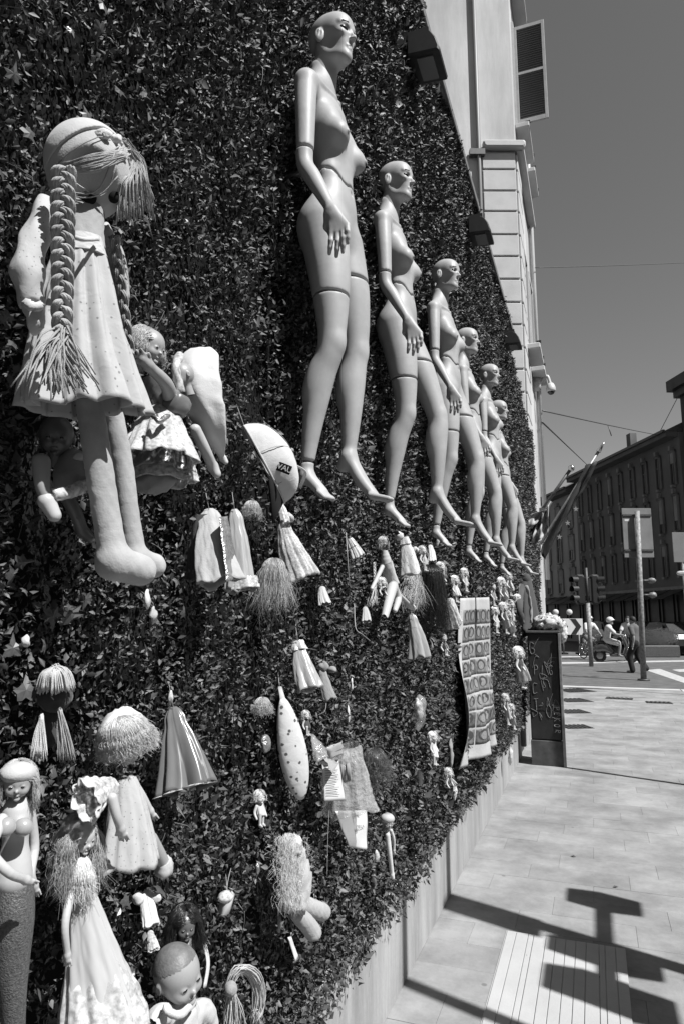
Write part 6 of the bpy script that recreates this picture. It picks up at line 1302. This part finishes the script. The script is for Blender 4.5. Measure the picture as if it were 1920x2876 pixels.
hv = unit(right+toward*.35); person('scooter rider in a white shirt and large white helmet', p2, hv, SCO, M_ptee, M_wht, M_wht, 'helmet', long_trousers=False)
R = np.stack([hv, np.array([-hv[1], hv[0], 0]), [0, 0, 1]], 1); tr = lambda g_: (np.asarray(g_[0]) @ R.T+p2, g_[1]); t = Thing('motor_scooter', 'dark motor scooter under the rider with the white helmet', 'scooter', p2); s = SDF((-1, -.5, 0), (1, .5, 1.3), .016)
s.limb([(-.62, 0, .52), (-.35, 0, .58), (-.12, 0, .42)], [.15, .19, .12], 0); s.limb([(-.1, 0, .27), (.30, 0, .27)], [.10, .10], .06, sq=(1, 1.6, .6)); s.limb([(.34, 0, .30), (.42, 0, .62), (.30, 0, .98)], [.10, .12, .10], .05, sq=(.5, 1.7, 1)); s.ell((.55, 0, .42), (.22, .10, .10), .04); t.part('body', tr(s.mesh(1)), mat('scooter_paint', .05, .25, .5, coat=.4))
for x_ in (-.55, .58): w_ = t.part('wheel', tr(tube([(x_+.19*math.cos(a), 0, .24+.19*math.sin(a)) for a in np.linspace(0, 6.283, 25)], .055, 10, False)), M_rub); t.part('rim', tr(ell((x_, 0, .24), (.14, .04, .14))), M_grey, parent=w_)
t.part('seat', tr(lumpy(ell((-.38, 0, .76), (.34, .15, .07)), .004, 12, 2)), M_black); t.part('handlebar', tr(tube(spline([(.22, .34, 1.04), (.30, .15, 1.06), (.30, -.15, 1.06), (.22, -.34, 1.04)], 14), .018, 8)), M_black); t.part('headlamp', tr(ell((.40, 0, .98), (.06, .10, .08))), M_chr)
p3 = gxy(1438, 29.5)+[0, 0, -.012]; bicycle('dark city bicycle ridden by the woman in the sleeveless white top', p3, unit(toward+right*-.5), M_black); person('dark-haired cyclist in a sleeveless white top', p3, unit(toward+right*-.5), RIDE, M_ptee, M_ptr, M_hair, 'hair')
p4 = G(1461, 1543); WALK = dict(hip=(0, 0, .92), neck=(.04, 0, 1.42), head=(.07, 0, 1.59), arm_l=[(.03, .19, 1.36), (-.08, .24, 1.10), (-.04, .24, .86)], arm_r=[(.03, -.19, 1.36), (.08, -.24, 1.10), (.24, -.22, .96)], leg_l=[(0, .09, .88), (.16, .10, .50), (.10, .10, .08)], leg_r=[(0, -.09, .88), (.0, -.10, .48), (-.24, -.10, .14)])
person('man walking in a grey shirt and dark trousers behind the sign pole', p4, unit(-right*.6-toward*.8), WALK, M_pgr, M_ptr, M_hair, 'hair')
# ---------------------------------------------------------------- parked cars before the shops
def car(label, pos, head_v, v_, L=4.1):
    pos = np.array(pos, float); f = unit([head_v[0], head_v[1], 0]); R = np.stack([f, np.array([-f[1], f[0], 0]), [0, 0, 1]], 1); tr = lambda g_: (np.asarray(g_[0]) @ R.T+pos, g_[1]); t = Thing('parked_car', label, 'car', pos, 'cars parked before the dark shops')
    prof = [(-2.0, .45), (-2.02, .75), (-1.9, .95), (-1.55, 1.0), (-1.15, 1.42), (-.5, 1.5), (.25, 1.46), (.95, 1.02), (1.7, .90), (2.0, .72), (2.05, .45), (1.6, .25), (-1.6, .25)]; rr = []
    for y_, kx, kz in ((-.84, .96, .94), (-.78, 1, 1), (.78, 1, 1), (.84, .96, .94)): rr.append([(a*kx*L/4.1, y_*(1 if b_ < 1.0 else .80), b_*kz if b_ > .3 else b_) for a, b_ in prof])
    b_ = t.part('body', tr(loft(rr)), mat('car_paint_%d' % int(v_*1000), v_, .25, .5, coat=.6), False)
    for sy in (-1, 1):
        t.part('side_window', tr((np.array([(-1.25, sy*.80, 1.04), (-.98, sy*.695, 1.38), (.18, sy*.695, 1.38), (.72, sy*.80, 1.04)])+[0, sy*.012, 0], [(0, 1, 2, 3)])), M_glass, False); 
        for x_ in (-1.25, 1.28): w_ = t.part('wheel', tr(tube([(x_+.25*math.cos(a), sy*.78, .31+.25*math.sin(a)) for a in np.linspace(0, 6.283, 25)], .075, 10, False)), M_rub); t.part('rim', tr(ell((x_, sy*.80, .31), (.20, .05, .20))), M_grey, parent=w_)
        t.part('headlight', tr(ell((1.93*L/4.1, sy*.58, .70), (.09, .17, .08))), M_wht)
    t.part('windscreen', tr((np.array([(.30, -.60, 1.43), (.30, .60, 1.43), (.93, .70, 1.06), (.93, -.70, 1.06)])+[.015, 0, .012], [(0, 1, 2, 3)])), M_glass, False); return t
car('dark parked car in the shade of the shops beyond the walking man', gxy(1522, 36)+[0, 0, -.012], unit(fd), .02); car('darker car parked behind the woman cyclist by the shop awnings', gxy(1475, 40)+[0, 0, -.012], unit(fd), .03); car('small grey car parked at the far kerb beyond the traffic light', gxy(1385, 45)+[0, 0, -.012], unit(fd), .06, 3.7)
q = gxy(1505, 33)+[0, 0, -.012]; t = Thing('planter', 'low planter with a straggling shrub before the dark shops', 'planter', q); t.part('tub', axes_box(q+[0, 0, .25], rt, bn, (0, 0, 1), 1.6, .5, .5, .03), M_dark, False); g = np.random.default_rng(5); ps = [[q+[0, 0, .45]+rt*g.uniform(-.7, .7), q+rt*g.uniform(-.9, .9)+[0, 0, g.uniform(.7, 1.1)], q+rt*g.uniform(-1, 1)+[0, 0, g.uniform(.7, 1.3)]] for i in range(220)]; t.part('shrub', strands(ps, .012, 4, .4, 6), mat('shrub', .06, .6, .3))
# ---------------------------------------------------------------- flags on the pale facade
yf = 15.0
t = Thing('flag_pole', 'bare dark flagpole tilted out from the pale facade', 'flagpole', Q(1246, 1160, yf)); a_, b_ = Q(1240, 1172, yf), Q(1309, 1074, yf); t.part('pole', tube([a_, b_], .035, 10), M_poled); t.part('finial', ell(b_, (.07, .07, .07)), M_chr); t.part('socket', box(a_+[-.05, 0, -.05], (.3, .12, .22)), M_dark, False)
t = Thing('star_flag', 'dark flag with pale stars hanging furled along its tilted pole', 'flag', Q(1246, 1230, yf-.6)); a_, b_ = Q(1238, 1248, yf-.6), Q(1371, 1036, yf-.6); t.part('pole', tube([a_, b_], .03, 10), M_grey); t.part('spear', tube([b_, b_+unit(b_-a_)*.25], [.05, .005], 8), M_chr)
ax = b_-a_; R = []
for i in range(22):
    u = i/21; c = a_+ax*(.10+.80*u); w_ = .36*(1-u)**.8+.05; R.append([c+np.array([0, 0, -w_*.55-.02])+np.array([math.cos(a)*.10*(1+.5*math.sin(3*a+u*5)), math.sin(a)*.13*(1+.4*math.sin(4*a+u*7)), math.sin(a*1+.8)*w_*.62]) for a in np.linspace(0, 6.283, 28, endpoint=False)])
fl = t.part('cloth', lumpy(loft(R), .02, 9, 2), mat('flag_cloth', .045, .7, .2, nscale=3, namt=.3)); 
for u in (.22, .36, .50):
    c = a_+ax*u+np.array([.10, -.13, -.20-.12*(1-u)]); pts = [c]+[c+(rt*math.sin(a)*(.06 if i % 2 == 0 else .025)+np.array([0, 0, 1])*math.cos(a)*(.06 if i % 2 == 0 else .025)) for i, a in enumerate(np.linspace(0, 6.283, 10, endpoint=False))]; t.part('star', (np.array(pts)+bn*.06, [(0, 1+i, 1+(i+1) % 10) for i in range(10)]), M_signb, False, parent=fl)
t = Thing('pale_flag', 'pale flag draped from a short pole over the end of the leafy wall', 'flag', Q(1230, 1240, 10.9)); a_, b_ = Q(1210, 1236, 10.8), Q(1262, 1150, 10.8); t.part('pole', tube([a_, b_], .03, 8), M_poled); t.part('cloth', sheet(Q(1258, 1158, 10.8), Q(1234, 1192, 10.8), Q(1212, 1258, 10.8), Q(1256, 1224, 10.8), 18, 18, .06, (2, 2), 3, thick=.01), weave('pale_flag_cloth', .34)); t.part('fold', sheet(Q(1250, 1168, 10.75), Q(1228, 1200, 10.75), Q(1196, 1224, 10.75), Q(1214, 1180, 10.7), 12, 12, .05, (1, 2), 5, thick=.01), MATS['pale_flag_cloth'])
# ---------------------------------------------------------------- wires over the street
def wire(label, a, b, sag=.15, r=.014):
    a, b = np.array(a), np.array(b); u = np.linspace(0, 1, 24)[:, None]; single('overhead_wire', label, 'wire', tube(a+(b-a)*u-np.array([0, 0, 1])*sag*4*u*(1-u), r, 5), M_dark)
wire('thin wire high across the sky from the pale facade', Q(1226, 614, 15.3), Q(1620, 600, 22), .02, .010); wire('overhead wire running from the pale facade to the dark townhouse roof', Q(1243, 942, 15.3), Q(1508, 998, 40), .02, .018); wire('lower overhead wire slanting from the facade behind the flag', Q(1242, 968, 15.3), Q(1345, 1066, 48), .0, .02); wire('steep short wire beside the tall dark corner block', Q(1508, 998, 40), Q(1556, 905, 38), .0, .018)
q = Q(1393, 975, 28); single('wire_hanger', 'small drop hanger on the wire above the townhouse roof', 'hanger', tube([q, q+[.1, 0, -.45]], .02, 6), M_dark)
# ---------------------------------------------------------------- poles just outside the view whose shadows cross the pavement
sh = np.array([sun_dir.x, sun_dir.y])/math.hypot(sun_dir.x, sun_dir.y); cot = 1/math.tan(SUN_EL)
def off_base(p_, x_): d_ = (x_-p_[0])/sh[0]; return np.array([x_, p_[1]+sh[1]*d_, 0])
b0 = off_base((.6, 4.15), 2.9); t = Thing('signal_pole', 'street signal pole with three boxy heads whose shadow crosses the pavement', 'traffic light', b0); t.part('post', tube([b0, b0+[0, 0, 4.9]], .055, 12), M_poled)
for dy, z_, w_, hh in ((.58, 2.86, .22, .34), (-.14, 2.88, .20, .52), (-.50, 2.86, .24, .56)):
    t.part('signal_head', box(b0+[0, dy, z_], (.20, w_, hh), bev=.012), M_black, False); t.part('bracket', tube([b0+[0, 0, z_], b0+[0, dy, z_]], .04, 8), M_black)
t.part('back_board', box(b0+[0, -.05, 3.72], (.03, .24, .80), bev=.01), M_signb, False)
b0 = off_base((.01, 3.34), 2.7); t = Thing('slim_post', 'slim street post whose straight shadow meets the plinth near the ribbed paving', 'post', b0); t.part('post', tube([b0, b0+[0, 0, 4.8]], .042, 12), M_poled); t.part('foot', tube([b0, b0+[0, 0, .05]], .10, 12), M_poled)
b0 = off_base((.5, 8.42), 2.65); t = Thing('slim_post', 'slim street post whose thin shadow runs to the graffiti cabinet', 'post', b0); t.part('post', tube([b0, b0+[0, 0, 3.5]], .035, 12), M_poled); t.part('foot', tube([b0, b0+[0, 0, .05]], .09, 12), M_poled)
